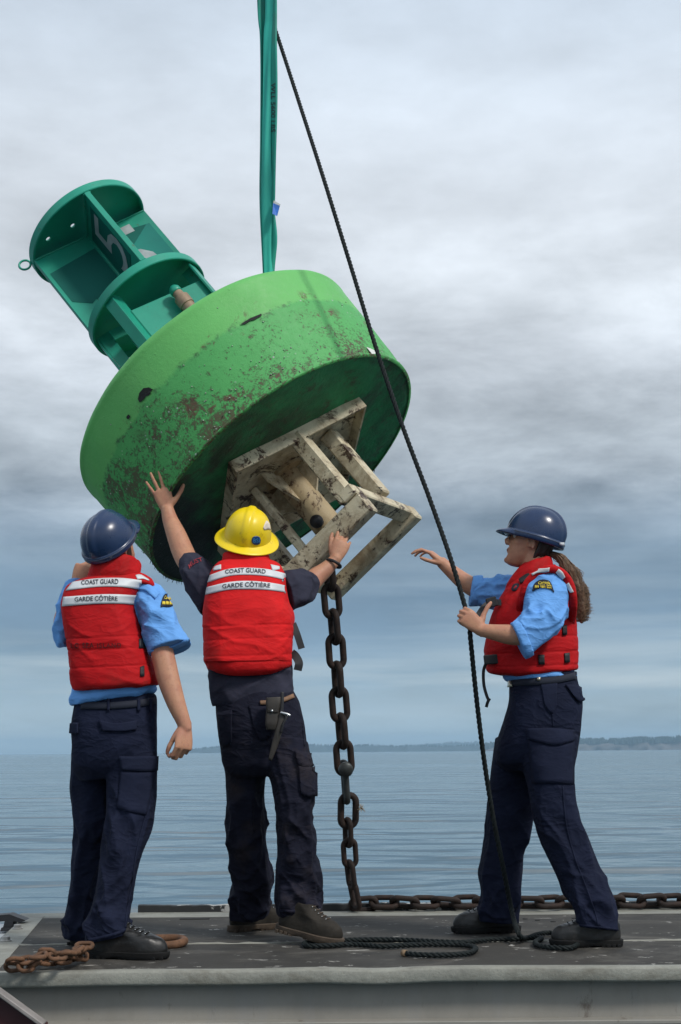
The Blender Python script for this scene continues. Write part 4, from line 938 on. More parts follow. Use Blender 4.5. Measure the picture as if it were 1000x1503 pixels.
def hard_hat(parent, c, fr, m_shell, m_rim, full=False, L_=.142, Wd=.110, Hh=.135, name='hard_hat', peak=.05):
    """shell with centre ridge, rim and peak (or full brim); c is the centre of the rim plane"""
    P = lambda q: np.asarray(c) + np.asarray(q, float) @ fr
    nu, nv = 96, 30; a = np.arange(nu) * 2 * pi / nu; rows = []
    for k in range(nv):
        e = k / (nv - 1) * pi / 2; cr, h = cos(e) ** .82, sin(e) ** .95
        x = L_ * np.cos(a) * cr - (.006 * h); y = Wd * np.sin(a) * cr; z = np.full(nu, Hh * h)
        rg = np.exp(-(np.abs(y) / .017) ** 4) * (.0075 * min(1, h * 3.0) * (1 if h > .1 else h * 10)); nn = np.stack([x / L_ ** 2, y / Wd ** 2, z / Hh ** 2], 1); nn /= np.linalg.norm(nn, axis=1)[:, None] + 1e-9
        rows.append(np.stack([x, y, z], 1) + nn * rg[:, None])
    mb = MB().grid(P(np.array(rows)), caps=True)
    inner = [r_ * np.array([.97, .965, .96]) + np.array([0, 0, -.002]) for r_ in rows[:1]]
    if full:
        ring = []
        for (d, z) in ((0, .004), (.010, -.002), (.024, -.010), (.036, -.015), (.039, -.018), (.036, -.0205), (.022, -.016), (-.004, -.004), (-.006, .004)):
            ring.append(np.stack([(L_ + d * (1.15 + .1 * np.cos(a))) * np.cos(a), (Wd + d) * np.sin(a), z + 0 * a + (.006 * np.cos(2 * a)) * (d / .05)], 1))
        mb.grid(P(np.array(ring)), caps=False)
        o = build(mb, name, m_shell.m, parent)
    else:
        ring = []; fw = np.clip(np.cos(a), 0, 1) ** 3
        for (d, z) in ((-.002, .014), (.003, .012), (.006, .005), (.006, -.012), (.003, -.016), (-.006, -.016), (-.008, .012)):
            ring.append(np.stack([(L_ + d) * np.cos(a), (Wd + d) * np.sin(a), z + 0 * a], 1))
        mb.grid(P(np.array(ring)), caps=False)
        pk = []; b = np.linspace(-1.05, 1.05, 33); wgt = np.cos(b / 1.05 * pi / 2) ** .7
        for (d, z) in ((0, .008), (.35, .006), (.75, -.002), (1.0, -.010), (1.0, -.0145), (.7, -.009), (.3, -.002), (-.05, -.004)):
            pk.append(np.stack([(L_ + .004 + d * peak * wgt) * np.cos(b), (Wd + .004 + d * peak * wgt * .7) * np.sin(b), z + 0 * b], 1))
        G = P(np.array(pk)); mb.grid(np.swapaxes(G, 0, 1), cu=True)
        o = build(mb, name, m_shell.m, parent)
        rim = []
        for (d, z) in ((.0060, .0070), (.0075, .0055), (.0075, .003), (.0062, .0015)):
            rim.append(np.stack([(L_ + d) * np.cos(a), (Wd + d) * np.sin(a), z + 0 * a], 1)[8:-7])
        build(MB().grid(P(np.array(rim)), cu=False), 'rim_band', m_rim.m, o)
    return o, P
def nape_hair(parent, P, mat, low=-.075):
    n = 40; a = np.linspace(.45 * pi, 1.55 * pi, n); rows = []
    for z, b, w in ((.06, .104, .081), (.02, .102, .081), (-.02, .090, .078), (-.05, .074, .071), (low, .055, .060)):
        rows.append(np.stack([np.cos(a) * b, np.sin(a) * w, z + .004 * np.sin(a * 23)], 1))
    O = np.array(rows); I = O * np.array([.9, .9, 1]); G = np.concatenate([O, I[::-1]], 0)
    return build(MB().grid(P(np.swapaxes(G, 0, 1)), cu=True), 'hair', mat.m, parent)
def boot(parent, heel, toe, m_up, m_sole, up=None, shaft=.135, w=.049, lace=True):
    heel, toe = np.asarray(heel, float), np.asarray(toe, float); f = toe - heel; L_ = np.linalg.norm(f); f = f / L_
    u = np.array([0, 0, 1.0]) if up is None else np.asarray(up, float); u = nz(u - f * (u @ f)); l = np.cross(u, f)
    P = lambda q: heel + np.asarray(q, float) @ np.stack([f, l, u])
    n = 48; a = np.arange(n) * 2 * pi / n
    def outline(x0, x1, ww, toe_w=1.0):
        t = np.cos(a); x = np.where(t >= 0, 0, 0) + (x0 + x1) / 2 + (x1 - x0) / 2 * np.sign(t) * np.abs(t) ** .75
        k = (x - x0) / (x1 - x0); wid = ww * (np.interp(k, [0, .15, .42, .72, .9, 1], [.72, .82, .80, 1.06 * toe_w, .95 * toe_w, .6]))
        return x, wid * np.sign(np.sin(a)) * np.abs(np.sin(a)) ** .72
    st = [(.024, .004, L_ - .006, w), (.040, .000, L_ - .004, w * 1.03), (.062, .0, L_ - .012, w * 1.02), (.080, .002, L_ - .034, w * .98), (.094, .006, L_ - .085, w * .92), (.108, .010, L_ * .62, w * .86), (.122, .014, L_ * .54, w * .80), (shaft, .02, L_ * .50, w * .74)]
    S = spline(np.array(st), 40); rows = []
    for z, x0, x1, ww in S:
        x, y = outline(x0, x1, ww); d = .0022 * vnoise(np.stack([x * 45, y * 45, np.full(n, z * 70)], 1), 4) + .003 * (1 - np.abs(vnoise(np.stack([x * 18, y * 12, np.full(n, z * 42 + 3) + x * 20], 1), 9))) ** 4 * (z > .085)
        rows.append(np.stack([x - d * .5, y * (1 + d * 10), np.full(n, z) + d], 1))
    o = build(MB().grid(P(np.array(rows))), 'boot', m_up.m, parent)
    mb = MB(); rows = []
    for z, gx, gw in ((.0, -.001, .0), (.003, .003, .003), (.016, .005, .005), (.026, .006, .006), (.029, .004, .003)):
        x, y = outline(-.004 - gx, L_ + gx, w + .002 + gw); zz = np.full(n, z)
        if z < .012: zz = zz + .007 * np.exp(-((x - L_ * .40) / .032) ** 4) + .006 * np.clip((x - L_ * .84) / (L_ * .16), 0, 1) ** 2
        rows.append(np.stack([x, y, zz], 1))
    mb.grid(P(np.array(rows)))
    for k in range(13):
        if .33 < k / 12 < .46: continue
        x = .012 + (L_ - .03) * k / 12
        for sg in (-1, 1): mb.box(P((x, sg * (w * np.interp(k / 12, [0, .15, .42, .72, .9, 1], [.72, .82, .80, 1.05, .93, .6]) * .82 + .004), .006)), f * .007, l * .006, u * .0065, .001)
    build(mb, 'sole', m_sole.m, o, True, angle=40)
    if lace:
        mb = MB(); me = MB(); b = BVHTree.FromPolygons(GEO[o.name][0].tolist(), GEO[o.name][1])
        for k in range(5):
            s_ = k / 4; x, z = L_ * (.70 - .17 * s_), .11 + .05 * s_
            pts = []
            for j in np.linspace(-.022, .022, 7):
                h = b.ray_cast(Vector(P((x + .10, j, z + .06))), Vector(nz(-f * .75 - u * .65)))
                if h[0] is not None: pts.append(np.array(h[0]) + (f * .6 + u * .6) * .003)
            if len(pts) > 2:
                mb.tube(pts, .0026, 6, True)
                for q in (pts[0], pts[-1]): me.ball(q + u * .001, .0028, n=6)
        if mb.n: build(mb, 'laces', m_sole.m, o); build(me, 'eyelets', M_steel.m, o)
    return o
def cloth(mb, name, mat, parent, voxel=.0052, smooth=2):
    return build(remesh(mb, voxel, smooth, .5), name, mat.m, parent)
TF = [(0, .006, 4), (.18, .008, 4), (.38, .012, 5), (.50, .024, 7), (.62, .012, 5), (.80, .018, 7), (.92, .028, 11), (1, .010, 12)]

def flap(o, name, mat, parent, top, bot, Y, off=.010, th=.008, nv=6, nu=14): return build(patch(o, top, bot, Y, off, nu, nv, th, 2), name, mat.m, parent)
def strip(parent, name, mat, o, pts, w, Y, off=.004, th=.004, n=30):
    """narrow band following pixel polyline pts (w pixels wide) on the surface of o"""
    S = spline(np.array(pts, float), n); T = np.gradient(S, axis=0); T /= np.linalg.norm(T, axis=1)[:, None] + 1e-9; Nn = np.stack([-T[:, 1], T[:, 0]], 1)
    return build(patch(o, S - Nn * w / 2, S + Nn * w / 2, Y, off, n, 3, th), name, mat.m, parent)
def free_strap(parent, name, mat, pts, wpx, Y, th=.002):
    S = spline(np.array([(x, y, Yd) for x, y, Yd in pts], float), 24); T = np.gradient(S[:, :2], axis=0); T /= np.linalg.norm(T, axis=1)[:, None] + 1e-9; rows = []
    for s_, t_ in zip(S, T):
        a = W(s_[0] - t_[1] * wpx / 2, s_[1] + t_[0] * wpx / 2, s_[2]); b = W(s_[0] + t_[1] * wpx / 2, s_[1] - t_[0] * wpx / 2, s_[2] + .006); rows.append([a, b, b + [0, th * 2, 0], a + [0, th * 2, 0]])
    return build(MB().grid(np.array(rows)), name, mat.m, parent, False)

def left_man():
    Yt = 6.12
    base = np.array([-.93, 6.1, 0]); tmp = MB()
    # body: core, neck, head, arms, hands
    core = [(152, 1375, 168, 1375, 6.0, .03), (170, 1250, 194, 1250, 6.04, .035), (178, 1160, 210, 1160, 6.08, .045), (150, 1090, 205, 1090, 6.12, .07), (135, 1020, 205, 1020, 6.12, .08), (122, 930, 186, 930, 6.12, .08), (122, 880, 190, 880, 6.12, .08), (140, 850, 192, 848, 6.12, .06), (148, 835, 190, 832, 6.10, .055)]
    tmp.grid(loft(core, 32, 60))
    tmp.grid(loft([(108, 1375, 122, 1375, 6.29, .03), (119, 1250, 140, 1250, 6.25, .035), (122, 1160, 150, 1160, 6.21, .045), (130, 1090, 175, 1090, 6.14, .06), (140, 1050, 190, 1050, 6.12, .06)], 24, 30))
    tmp.tube([W(169, 842, 6.11), W(166, 822, 6.09), W(163, 800, 6.10)], [.064, .060, .062], 20, True)
    hf = frame_from((.30, .67, .66), (-.27, -.56, .77)); hc = W(164, 802, 6.09); HP = head_into(tmp, hc, hf)
    limb(tmp, [(218, 884, 6.08, .042), (230, 925, 6.05, .044), (240, 965, 6.02, .046), (247, 995, 6.0, .045), (258, 1030, 5.98, .038), (269, 1058, 5.97, .029), (272, 1068, 5.97, .027)])
    hw = W(272, 1066, 5.97)
    hand_into(tmp, hw, W(269, 1100, 5.95) - hw, (-.75, -.55, 0), (-.6, .8, 0), [(38, 58, 35), (44, 60, 38), (50, 62, 38), (54, 62, 38)], (3, 0, -2, -5), ((.85, .38, .40), (.92, .0, .55)), .97)
    limb(tmp, [(108, 880, 6.13, .046), (99, 910, 6.10, .040), (94, 926, 6.12, .036), (93, 908, 6.20, .038), (106, 875, 6.26, .034), (113, 858, 6.28, .029)])
    hw = W(113, 860, 6.28)
    hand_into(tmp, hw, W(121, 836, 6.28) - hw, (.85, -.2, .3), (.3, .9, 0), [(55, 60, 40), (60, 60, 40), (65, 60, 40), (70, 60, 40)], (0, 0, 0, 0), ((.7, .5, .4), (.8, .3, .5)), .98)
    body = build(remesh(tmp, .0042, 3, .5), 'person', M_skin.m, None, origin=base); body.name = 'person'; ORG[body.name] = base
    tag(body, 'coast guard man with navy hard hat, blue shirt and hanging bare right arm', 'person')
    eyes(body, HP, hf); nape_hair(body, HP, M_hair_d)
    # trousers
    mb = MB()
    mb.grid(loft([(113, 1024, 227, 1018, 6.12, .12), (110, 1034, 230, 1026, 6.12, .125), (106, 1065, 230, 1060, 6.12, .145), (107, 1095, 230, 1090, 6.12, .15), (107, 1125, 229, 1115, 6.12, .135), (118, 1145, 222, 1138, 6.12, .09)], 80, 50, 2.4, [(0, .002, 8), (.3, .003, 10), (1, .005, 12)], seed=3))
    mb.grid(loft([(156, 1085, 230, 1080, 6.10, .10), (157, 1130, 229, 1130, 6.09, .108), (157, 1165, 228, 1165, 6.08, .105), (157, 1200, 223, 1200, 6.06, .098), (152, 1235, 213, 1235, 6.04, .092), (147, 1270, 203, 1270, 6.03, .088), (141, 1305, 195, 1305, 6.02, .086), (134, 1335, 193, 1335, 6.01, .086), (128, 1360, 193, 1352, 6.0, .088), (127, 1384, 192, 1368, 6.0, .088)], 96, 150, 2.3, TF, seed=1))
    mb.grid(loft([(107, 1085, 160, 1090, 6.17, .1), (105, 1130, 165, 1130, 6.2, .105), (104, 1160, 165, 1160, 6.21, .1), (110, 1195, 165, 1195, 6.22, .095), (110, 1215, 160, 1215, 6.23, .09), (108, 1255, 152, 1255, 6.25, .088), (106, 1290, 147, 1290, 6.27, .085), (102, 1320, 142, 1320, 6.28, .085), (95, 1350, 138, 1350, 6.29, .088), (93, 1374, 134, 1382, 6.29, .088)], 96, 150, 2.3, TF, seed=2))
    tr = cloth(mb, 'trousers', M_trouser, body)
    flap(tr, 'pocket_flap', M_flap, tr, [(146, 1058), (172, 1062), (200, 1058)], [(150, 1073), (174, 1074), (200, 1071)], 6.0)
    flap(tr, 'pocket_flap', M_flap, tr, [(175, 1109), (202, 1110), (229, 1110)], [(179, 1131), (204, 1132), (228, 1131)], 6.0, .012)
    flap(tr, 'cargo_pocket', M_flap, tr, [(178, 1131), (202, 1133), (227, 1132)], [(172, 1186), (192, 1192), (214, 1196)], 6.0, .007, .006, 10)
    flap(tr, 'pocket_flap', M_flap, tr, [(106, 1062), (110, 1061), (116, 1061)], [(105, 1076), (110, 1077), (116, 1077)], 6.1)
    strip(tr, 'belt', M_patch, tr, [(120, 1036), (160, 1036), (200, 1033), (228, 1028)], 10, 6.0, .006, .004)
    for x in (160, 203, 220): strip(tr, 'belt_loop', M_flap, tr, [(x, 1026), (x, 1044)], 4, 6.0, .010, .004, 6)
    strip(tr, 'side_seam', M_flap, tr, [(214, 1196), (206, 1225), (199, 1258), (194, 1295), (186, 1340), (184, 1362)], 1.8, 6.0, .003, .003, 60)
    strip(tr, 'hem', M_flap, tr, [(130, 1380), (150, 1376), (172, 1370), (190, 1362)], 5, 6.0, .003, .003, 30)
    # shirt
    mb = MB()
    mb.grid(loft([(106, 1036, 224, 1020, 6.12, .128), (104, 1026, 229, 1014, 6.12, .14), (108, 1012, 229, 1004, 6.12, .14), (106, 960, 216, 955, 6.12, .13), (100, 905, 208, 900, 6.12, .125), (99, 875, 218, 872, 6.12, .115), (112, 858, 212, 856, 6.12, .09), (140, 848, 196, 846, 6.12, .06)], 80, 70, 2.4, [(0, .012, 13), (.2, .010, 12), (1, .003, 9)], seed=5))
    mb.grid(loft([(196, 874, 226, 856, 6.12, .07), (202, 890, 242, 868, 6.10, .085), (207, 915, 254, 893, 6.07, .09), (213, 940, 268, 922, 6.05, .085), (219, 961, 281, 944, 6.03, .078)], 80, 70, 2.2, [(0, .006, 10), (.4, .016, 12), (.8, .012, 10), (1, .003, 10)], seed=6))
    mb.grid(loft([(96, 862, 128, 856, 6.14, .07), (88, 882, 122, 880, 6.12, .08), (82, 908, 116, 905, 6.11, .075), (80, 928, 108, 928, 6.12, .066), (84, 942, 104, 946, 6.14, .05)], 64, 50, 2.2, [(0, .006, 11), (.5, .014, 14), (1, .010, 14)], seed=7))
    sh = cloth(mb, 'shirt', M_shirt, body, .005)
    flap(sh, 'sleeve_hem', M_shirt, sh, [(218, 955), (250, 948), (277, 936)], [(220, 962), (252, 955), (281, 943)], 6.0, .006, .004, 4)
    flap(sh, 'shoulder_strap', M_shirt, sh, [(206, 858), (220, 860), (234, 872)], [(202, 866), (214, 868), (228, 880)], 6.0, .007, .005, 4)
    pt = flap(sh, 'shoulder_patch', M_patch, sh, [(236, 889), (238, 879), (242, 872), (248, 874), (253, 888)], [(236, 892), (240, 891), (244, 891), (249, 891), (253, 890)], 6.0, .004, .003, 6)
    build(text_on(sh, 'Canada', [(241, 875), (249, 875.5)], [(240, 880), (250, 880.5)], 6.0, .0055), 'lettering', M_yel.m, sh, False)
    for k, (x0, x1) in enumerate(((238, 242), (243.2, 247), (248, 251.5))): flap(sh, 'patch_mark', M_yel, sh, [(x0, 883.5), (x1, 884)], [(x0 - .2, 888), (x1 + .2, 888)], 6.0, .0058, .002, 3, 3)
    # life vest
    mb = MB(); YV = 6.11
    mb.grid(loft([(142, 841, 203, 838, YV, .085), (124, 848, 214, 845, YV, .115), (106, 856, 219, 851, YV, .135), (99, 863, 214, 860, YV, .15), (95, 875, 207, 873, YV, .165), (92.5, 890, 201, 888, YV, .172), (97, 920, 206, 914, YV, .178), (101, 945, 214, 940, YV, .178), (104, 972, 222, 967, YV, .178), (106, 995, 229, 988, YV, .176), (108, 1006, 232, 999, YV, .172), (112, 1012, 229, 1005, YV, .155), (124, 1012, 216, 1006, YV, .13)], 120, 130, 3.0,
                 [(0, .001, 5), (.3, .003, 6), (.6, .006, 9), (1, .006, 11)], (936, 953, 978), .0024, .012, seed=8))
    mb.grid(loft([(190, 850, 206, 842, 6.05, .05), (203, 853, 216, 846, 6.06, .055), (214, 858, 224, 851, 6.07, .05), (221, 862, 226, 857, 6.08, .03)], 40, 20, 2.6))
    vest = build(mb, 'life_vest', M_vest.m, body)
    cb = MB().grid(loft([(128, 846, 207, 838, YV, .105), (131, 838, 207, 832, 6.1, .108), (135, 827, 203, 824, 6.09, .1), (138, 821, 198, 819, 6.09, .085), (146, 820, 190, 819, 6.09, .07)], 80, 30, 2.5, [(0, .002, 9), (1, .003, 12)], seed=9)); build(cb, 'collar', M_vest.m, vest)
    flap(vest, 'reflective_tape', M_tape, vest, [(107, 855), (140, 850), (175, 849), (208, 852)], [(97.5, 867), (140, 862), (175, 861.5), (207, 865)], 6.0, .0035, .003, 5, 30)
    flap(vest, 'reflective_tape', M_tape, vest, [(94, 876.5), (140, 873), (175, 872.5), (205, 874)], [(92, 890), (140, 886.5), (175, 886), (202, 888)], 6.0, .0035, .003, 5, 30)
    flap(vest, 'reflective_tape', M_tape, vest, [(199, 845), (206, 844), (218, 851)], [(202, 851), (210, 850), (219, 853)], 6.0, .0035, .003, 4, 8)
    build(text_on(vest, 'COAST GUARD', [(120, 853.4), (145, 851.8), (174, 851.2)], [(120, 859.4), (145, 858.4), (174, 858)], 6.0), 'lettering', M_ink.m, vest, False)
    build(text_on(vest, 'GARDE CÔTIÈRE', [(110.5, 875.6), (140, 873.6), (172.5, 874.2)], [(110.5, 883.6), (140, 882.2), (172.5, 882)], 6.0), 'lettering', M_ink.m, vest, False)
    build(text_on(vest, 'LG SEA ISLAND', [(105, 944), (140, 943.5), (178, 943.5)], [(105, 951), (140, 951), (178, 950)], 6.0, .004, .02, 1.25), 'lettering', M_faint.m, vest, False)
    flap(vest, 'side_tab', M_black, vest, [(203.5, 938), (211, 937.5)], [(204, 952), (213, 951.5)], 6.0, .006, .005, 4, 5)
    flap(vest, 'side_tab', M_black, vest, [(205.5, 979), (211, 978)], [(205.5, 993), (211.5, 993)], 6.0, .006, .005, 4, 5)
    # hat
    hat, P2 = hard_hat(body, HP((-.004, 0, .022)), hf, M_navyhat, M_navyrim, False, .128, .106, .128)
    # boots
    boot(body, D(128, 1405), D(247, 1408), M_boot, M_sole, w=.055)
    boot(body, D(109, 1388), D(109, 1388) + np.array([.12, .28, 0]), M_boot, M_sole)
    return body
def middle_man():
    base = np.array([-.25, 6.55, 0]); tmp = MB()
    core = [(360, 1345, 374, 1345, 6.72, .03), (352, 1250, 376, 1250, 6.63, .035), (345, 1160, 376, 1160, 6.56, .045), (345, 1085, 415, 1085, 6.47, .07), (342, 1010, 405, 1010, 6.46, .08), (332, 920, 398, 920, 6.50, .08), (332, 868, 398, 868, 6.53, .08), (342, 840, 384, 840, 6.54, .06), (346, 825, 382, 825, 6.54, .055)]
    tmp.grid(loft(core, 32, 60))
    tmp.grid(loft([(438, 1345, 452, 1345, 6.42, .03), (422, 1220, 444, 1220, 6.38, .035), (410, 1140, 440, 1140, 6.39, .045), (385, 1085, 430, 1085, 6.43, .06), (365, 1040, 420, 1040, 6.46, .06)], 24, 30))
    tmp.tube([W(363, 838, 6.54), W(362, 820, 6.53), W(362, 803, 6.55)], [.064, .060, .062], 20, True)
    hf = frame_from((.10, .82, .50), (.16, -.5, .84)); hc = W(362, 797, 6.56); HP = head_into(tmp, hc, hf)
    # left arm up against the hull
    limb(tmp, [(306, 862, 6.56, .058), (292, 842, 6.64, .054), (276, 824, 6.72, .050), (268, 808, 6.76, .050), (259, 785, 6.79, .045), (250, 763, 6.82, .036), (246, 748, 6.83, .030)], 36)
    hw = W(246, 748, 6.83); fd = W(238, 722, 6.832) - hw
    hand_into(tmp, hw, fd, (.95, -.1, .2), (0, 1, 0), [(-4, 6, 4), (-4, 6, 4), (-4, 6, 4), (-2, 8, 4)], (12, 3, -8, -18), ((.55, .85, .1), (.80, .62, .05)), 1.03)
    # right arm out to the frame bar
    limb(tmp, [(418, 866, 6.56, .058), (434, 868, 6.66, .054), (449, 862, 6.74, .050), (462, 849, 6.77, .046), (478, 836, 6.79, .036), (490, 824, 6.82, .029), (492.5, 821, 6.82, .028)], 36)
    hw = W(492, 821, 6.82); fd = W(503, 795, 6.84) - hw
    hand_into(tmp, hw, fd, (-.75, -.1, .35), (-.3, .9, 0), [(18, 22, 14), (22, 28, 18), (28, 34, 22), (34, 40, 24)], (5, 0, -4, -9), ((.75, .45, .1), (.95, .12, .1)), 1.0)
    body = build(remesh(tmp, .0042, 3, .5), 'person', M_skin.m, None, origin=base); ORG[body.name] = base
    tag(body, 'man in yellow hard hat with both arms raised to push the green buoy', 'person')
    eyes(body, HP, hf); nape_hair(body, HP, M_hair_d)
    mb = MB()
    mb.grid(loft([(318, 1012, 428, 1008, 6.46, .12), (317, 1040, 440, 1032, 6.46, .14), (320, 1070, 447, 1064, 6.46, .15), (324, 1100, 452, 1096, 6.46, .14), (328, 1125, 457, 1122, 6.45, .12), (340, 1140, 445, 1138, 6.45, .08)], 80, 50, 2.4, [(0, .003, 10), (.5, .005, 12), (1, .006, 12)], seed=13))
    TG = [(0, .008, 5), (.3, .015, 6), (.45, .027, 8), (.6, .015, 6), (.8, .022, 8), (.93, .030, 11), (1, .010, 12)]
    mb.grid(loft([(324, 1095, 390, 1105, 6.5, .11), (331, 1136, 389, 1136, 6.53, .105), (335, 1176, 387, 1176, 6.56, .1), (332, 1217, 391, 1217, 6.6, .094), (336, 1259, 394, 1259, 6.64, .09), (341, 1293, 400, 1290, 6.68, .09), (338, 1318, 398, 1318, 6.71, .092), (338, 1346, 396, 1340, 6.73, .09)], 96, 150, 2.3, TG, seed=14))
    mb.grid(loft([(388, 1090, 452, 1090, 6.41, .11), (392, 1125, 459, 1125, 6.39, .11), (398, 1148, 463, 1148, 6.38, .105), (405, 1180, 460, 1176, 6.37, .1), (407, 1200, 459, 1200, 6.37, .097), (408, 1232, 465, 1228, 6.38, .095), (408, 1260, 466, 1257, 6.39, .092), (407, 1285, 473, 1283, 6.41, .092), (407, 1315, 471, 1313, 6.42, .092), (407, 1341, 473, 1338, 6.43, .09)], 96, 150, 2.3, TG, seed=15))
    tr = cloth(mb, 'trousers', M_trouser_w, body)
    flap(tr, 'pocket_flap', M_trouser_w, tr, [(433, 1102), (446, 1105), (458, 1107)], [(438, 1122), (449, 1127), (460, 1124)], 6.3, .012)
    flap(tr, 'cargo_pocket', M_trouser_w, tr, [(439, 1124), (450, 1127), (462, 1125)], [(441, 1165), (452, 1170), (462, 1168)], 6.3, .014, .010, 9)
    flap(tr, 'back_pocket', M_trouser_w, tr, [(365, 1036), (385, 1037), (406, 1034)], [(373, 1068), (383, 1088), (398, 1080)], 6.3, .006, .005, 9)
    flap(tr, 'back_pocket', M_trouser_w, tr, [(319, 1046), (330, 1044), (341, 1042)], [(324, 1090), (332, 1096), (341, 1088)], 6.3, .006, .005, 9)
    strip(tr, 'side_seam', M_trouser_w, tr, [(444, 1060), (447, 1095)], 1.8, 6.3, .003, .003, 20)
    strip(tr, 'hem', M_trouser_w, tr, [(409, 1337), (430, 1338), (452, 1337), (471, 1335)], 5, 6.3, .003, .003, 24)
    strip(tr, 'belt', M_tanleather, tr, [(382, 1032), (400, 1031), (415, 1028), (430, 1022)], 6, 6.3, .008, .005)
    mb = MB()
    mb.grid(loft([(313, 1036, 430, 1018, 6.47, .132), (311, 1028, 432, 1014, 6.47, .14), (309, 1005, 430, 1000, 6.47, .14), (308, 980, 428, 978, 6.48, .135), (310, 920, 420, 920, 6.51, .125), (306, 880, 420, 878, 6.54, .115), (310, 852, 420, 850, 6.55, .10), (325, 838, 408, 838, 6.55, .07), (345, 834, 385, 834, 6.55, .05)], 90, 80, 2.4, [(0, .010, 12), (.18, .016, 13), (.4, .004, 10), (1, .003, 9)], droop=.01, seed=16))
    mb.grid(loft([(297, 903, 330, 856, 6.56, .075), (284, 880, 318, 836, 6.58, .09), (277, 862, 306, 824, 6.63, .085), (272, 846, 293, 815, 6.69, .078)], 70, 60, 2.2, [(0, .008, 12), (.5, .016, 12), (1, .004, 12)], seed=17))
    mb.grid(loft([(405, 845, 424, 902, 6.54, .08), (418, 838, 435, 893, 6.57, .088), (432, 838, 446, 888, 6.63, .084), (444, 842, 455, 873, 6.69, .07)], 70, 60, 2.2, [(0, .008, 12), (.5, .016, 12), (1, .004, 12)], seed=18))
    sh = cloth(mb, 'shirt', M_tee, body, .005)
    # red print on the sleeve
    build(text_on(sh, 'MUST', [(277, 830), (283, 823), (296, 819)], [(279, 836), (286, 829), (298, 824)], 6.5, .004), 'lettering', M_redink.m, sh, False)
    mb = MB()
    mb.grid(loft([(335, 831, 390, 830, 6.54, .085), (322, 836, 408, 836, 6.54, .115), (312, 841, 417, 841, 6.53, .135), (308, 850, 420, 850, 6.52, .155), (305, 863, 421, 863, 6.51, .168), (301, 885, 425, 885, 6.50, .176), (299, 905, 432, 902, 6.49, .18), (299.5, 930, 431, 925, 6.48, .18), (300, 955, 429.5, 950, 6.47, .178), (301, 972, 428, 970, 6.465, .175), (306, 980, 427, 977, 6.46, .168), (316, 981, 418, 979, 6.46, .14)], 120, 130, 3.0,
                 [(0, .001, 5), (.3, .003, 6), (.6, .007, 9), (1, .007, 11)], (921, 940, 961), .0020, .030, seed=19))
    vest = build(mb, 'life_vest', M_vest2.m, body)
    cb = MB().grid(loft([(325, 838, 397, 838, 6.53, .10), (326, 830, 397, 830, 6.53, .105), (327, 819, 396, 819, 6.53, .1), (329, 813, 393, 813, 6.53, .085), (338, 812, 386, 812, 6.53, .07)], 80, 30, 2.5, [(0, .002, 9), (1, .003, 12)], seed=20)); build(cb, 'collar', M_vest2.m, vest)
    flap(vest, 'reflective_tape', M_tape, vest, [(309, 844.5), (335, 836), (362, 834), (392, 836), (418, 842)], [(305.5, 855), (335, 846), (362, 844), (392, 846), (420.5, 852)], 6.4, .0035, .003, 5, 34)
    flap(vest, 'reflective_tape', M_tape, vest, [(304.5, 862), (335, 855), (362, 853), (392, 855), (421.3, 860)], [(302.5, 873), (335, 866), (362, 865), (392, 866), (423, 870)], 6.4, .0035, .003, 5, 34)
    for q in ([(313, 833), (325, 829)], [(397, 829), (410, 832)]): flap(vest, 'reflective_tape', M_tape, vest, q, [(q[0][0] + (1 if q[0][0] < 350 else 3), 838), (q[1][0], 836)], 6.4, .004, .003, 4, 6)
    build(text_on(vest, 'COAST GUARD', [(331, 837.5), (360, 835), (390, 837)], [(331, 843), (360, 841.4), (390, 843)], 6.4), 'lettering', M_ink.m, vest, False)
    build(text_on(vest, 'GARDE CÔTIÈRE', [(327, 856.8), (362, 853.6), (396.5, 855.6)], [(327, 864.4), (362, 861.8), (396.5, 863)], 6.4), 'lettering', M_ink.m, vest, False)
    free_strap(vest, 'strap', M_black, [(430, 915, 6.45), (436, 930, 6.44), (443, 952, 6.44)], 10, 6.4)
    free_strap(vest, 'strap', M_black, [(428, 958, 6.45), (434, 963, 6.44), (439, 973, 6.43), (437, 984, 6.43)], 12, 6.4)
    hat, P2 = hard_hat(body, HP((0.0, 0, .032)), hf, M_yelhat, M_navyrim, True, .122, .104, .130)
    c = (376, 793)
    t = np.linspace(0, 2 * pi, 17)
    bdg = flap(hat, 'badge', M_blue_sticker, hat, [(369.5, 793), (371, 788.5), (376, 786.5), (381, 788.5), (382.5, 793)], [(369.5, 793.5), (371, 798), (376, 799.8), (381, 798), (382.5, 793.5)], 6.4, .003, .002, 8, 14)
    build(text_on(hat, 'BSI', [(371.5, 790), (380.5, 790)], [(371.5, 796), (380.5, 796)], 6.4, .0045), 'lettering', M_lightblue.m, hat, False)
    flap(hat, 'worn_sticker', M_wornsticker, hat, [(386, 775), (391, 764), (396, 770)], [(388, 778), (394, 777), (397, 778)], 6.4, .0025, .002, 4, 8)
    # wrist watch
    wc = W(492, 824, 6.80); ax = nz(W(506, 797, 6.82) - wc); x = nz(np.cross(ax, [0, 0, 1])); y = np.cross(ax, x); t = np.arange(24) * 2 * pi / 24
    build(MB().tube([wc - ax * .012 + .033 * (x * cos(q) + y * sin(q)) for q in t], .0075, 8, closed=True), 'wrist_watch', M_black.m, body)
    boot(body, D(338, 1368), D(338, 1368) + np.array([.235, .165, 0]), M_bootg, M_solebr)
    toe = D(502, 1389); heel = W(408, 1366, 6.40); boot(body, heel, toe + [0, 0, .002], M_bootg, M_solebr, w=.054)
    # tools on the belt
    b = bvh_of(tr); Yk = 6.27
    pouch = empty('tool_pouch', W(400, 1030, Yk)); tag(pouch, 'dark leather belt pouch with a press stud, on the middle man\'s hip', 'pouch')
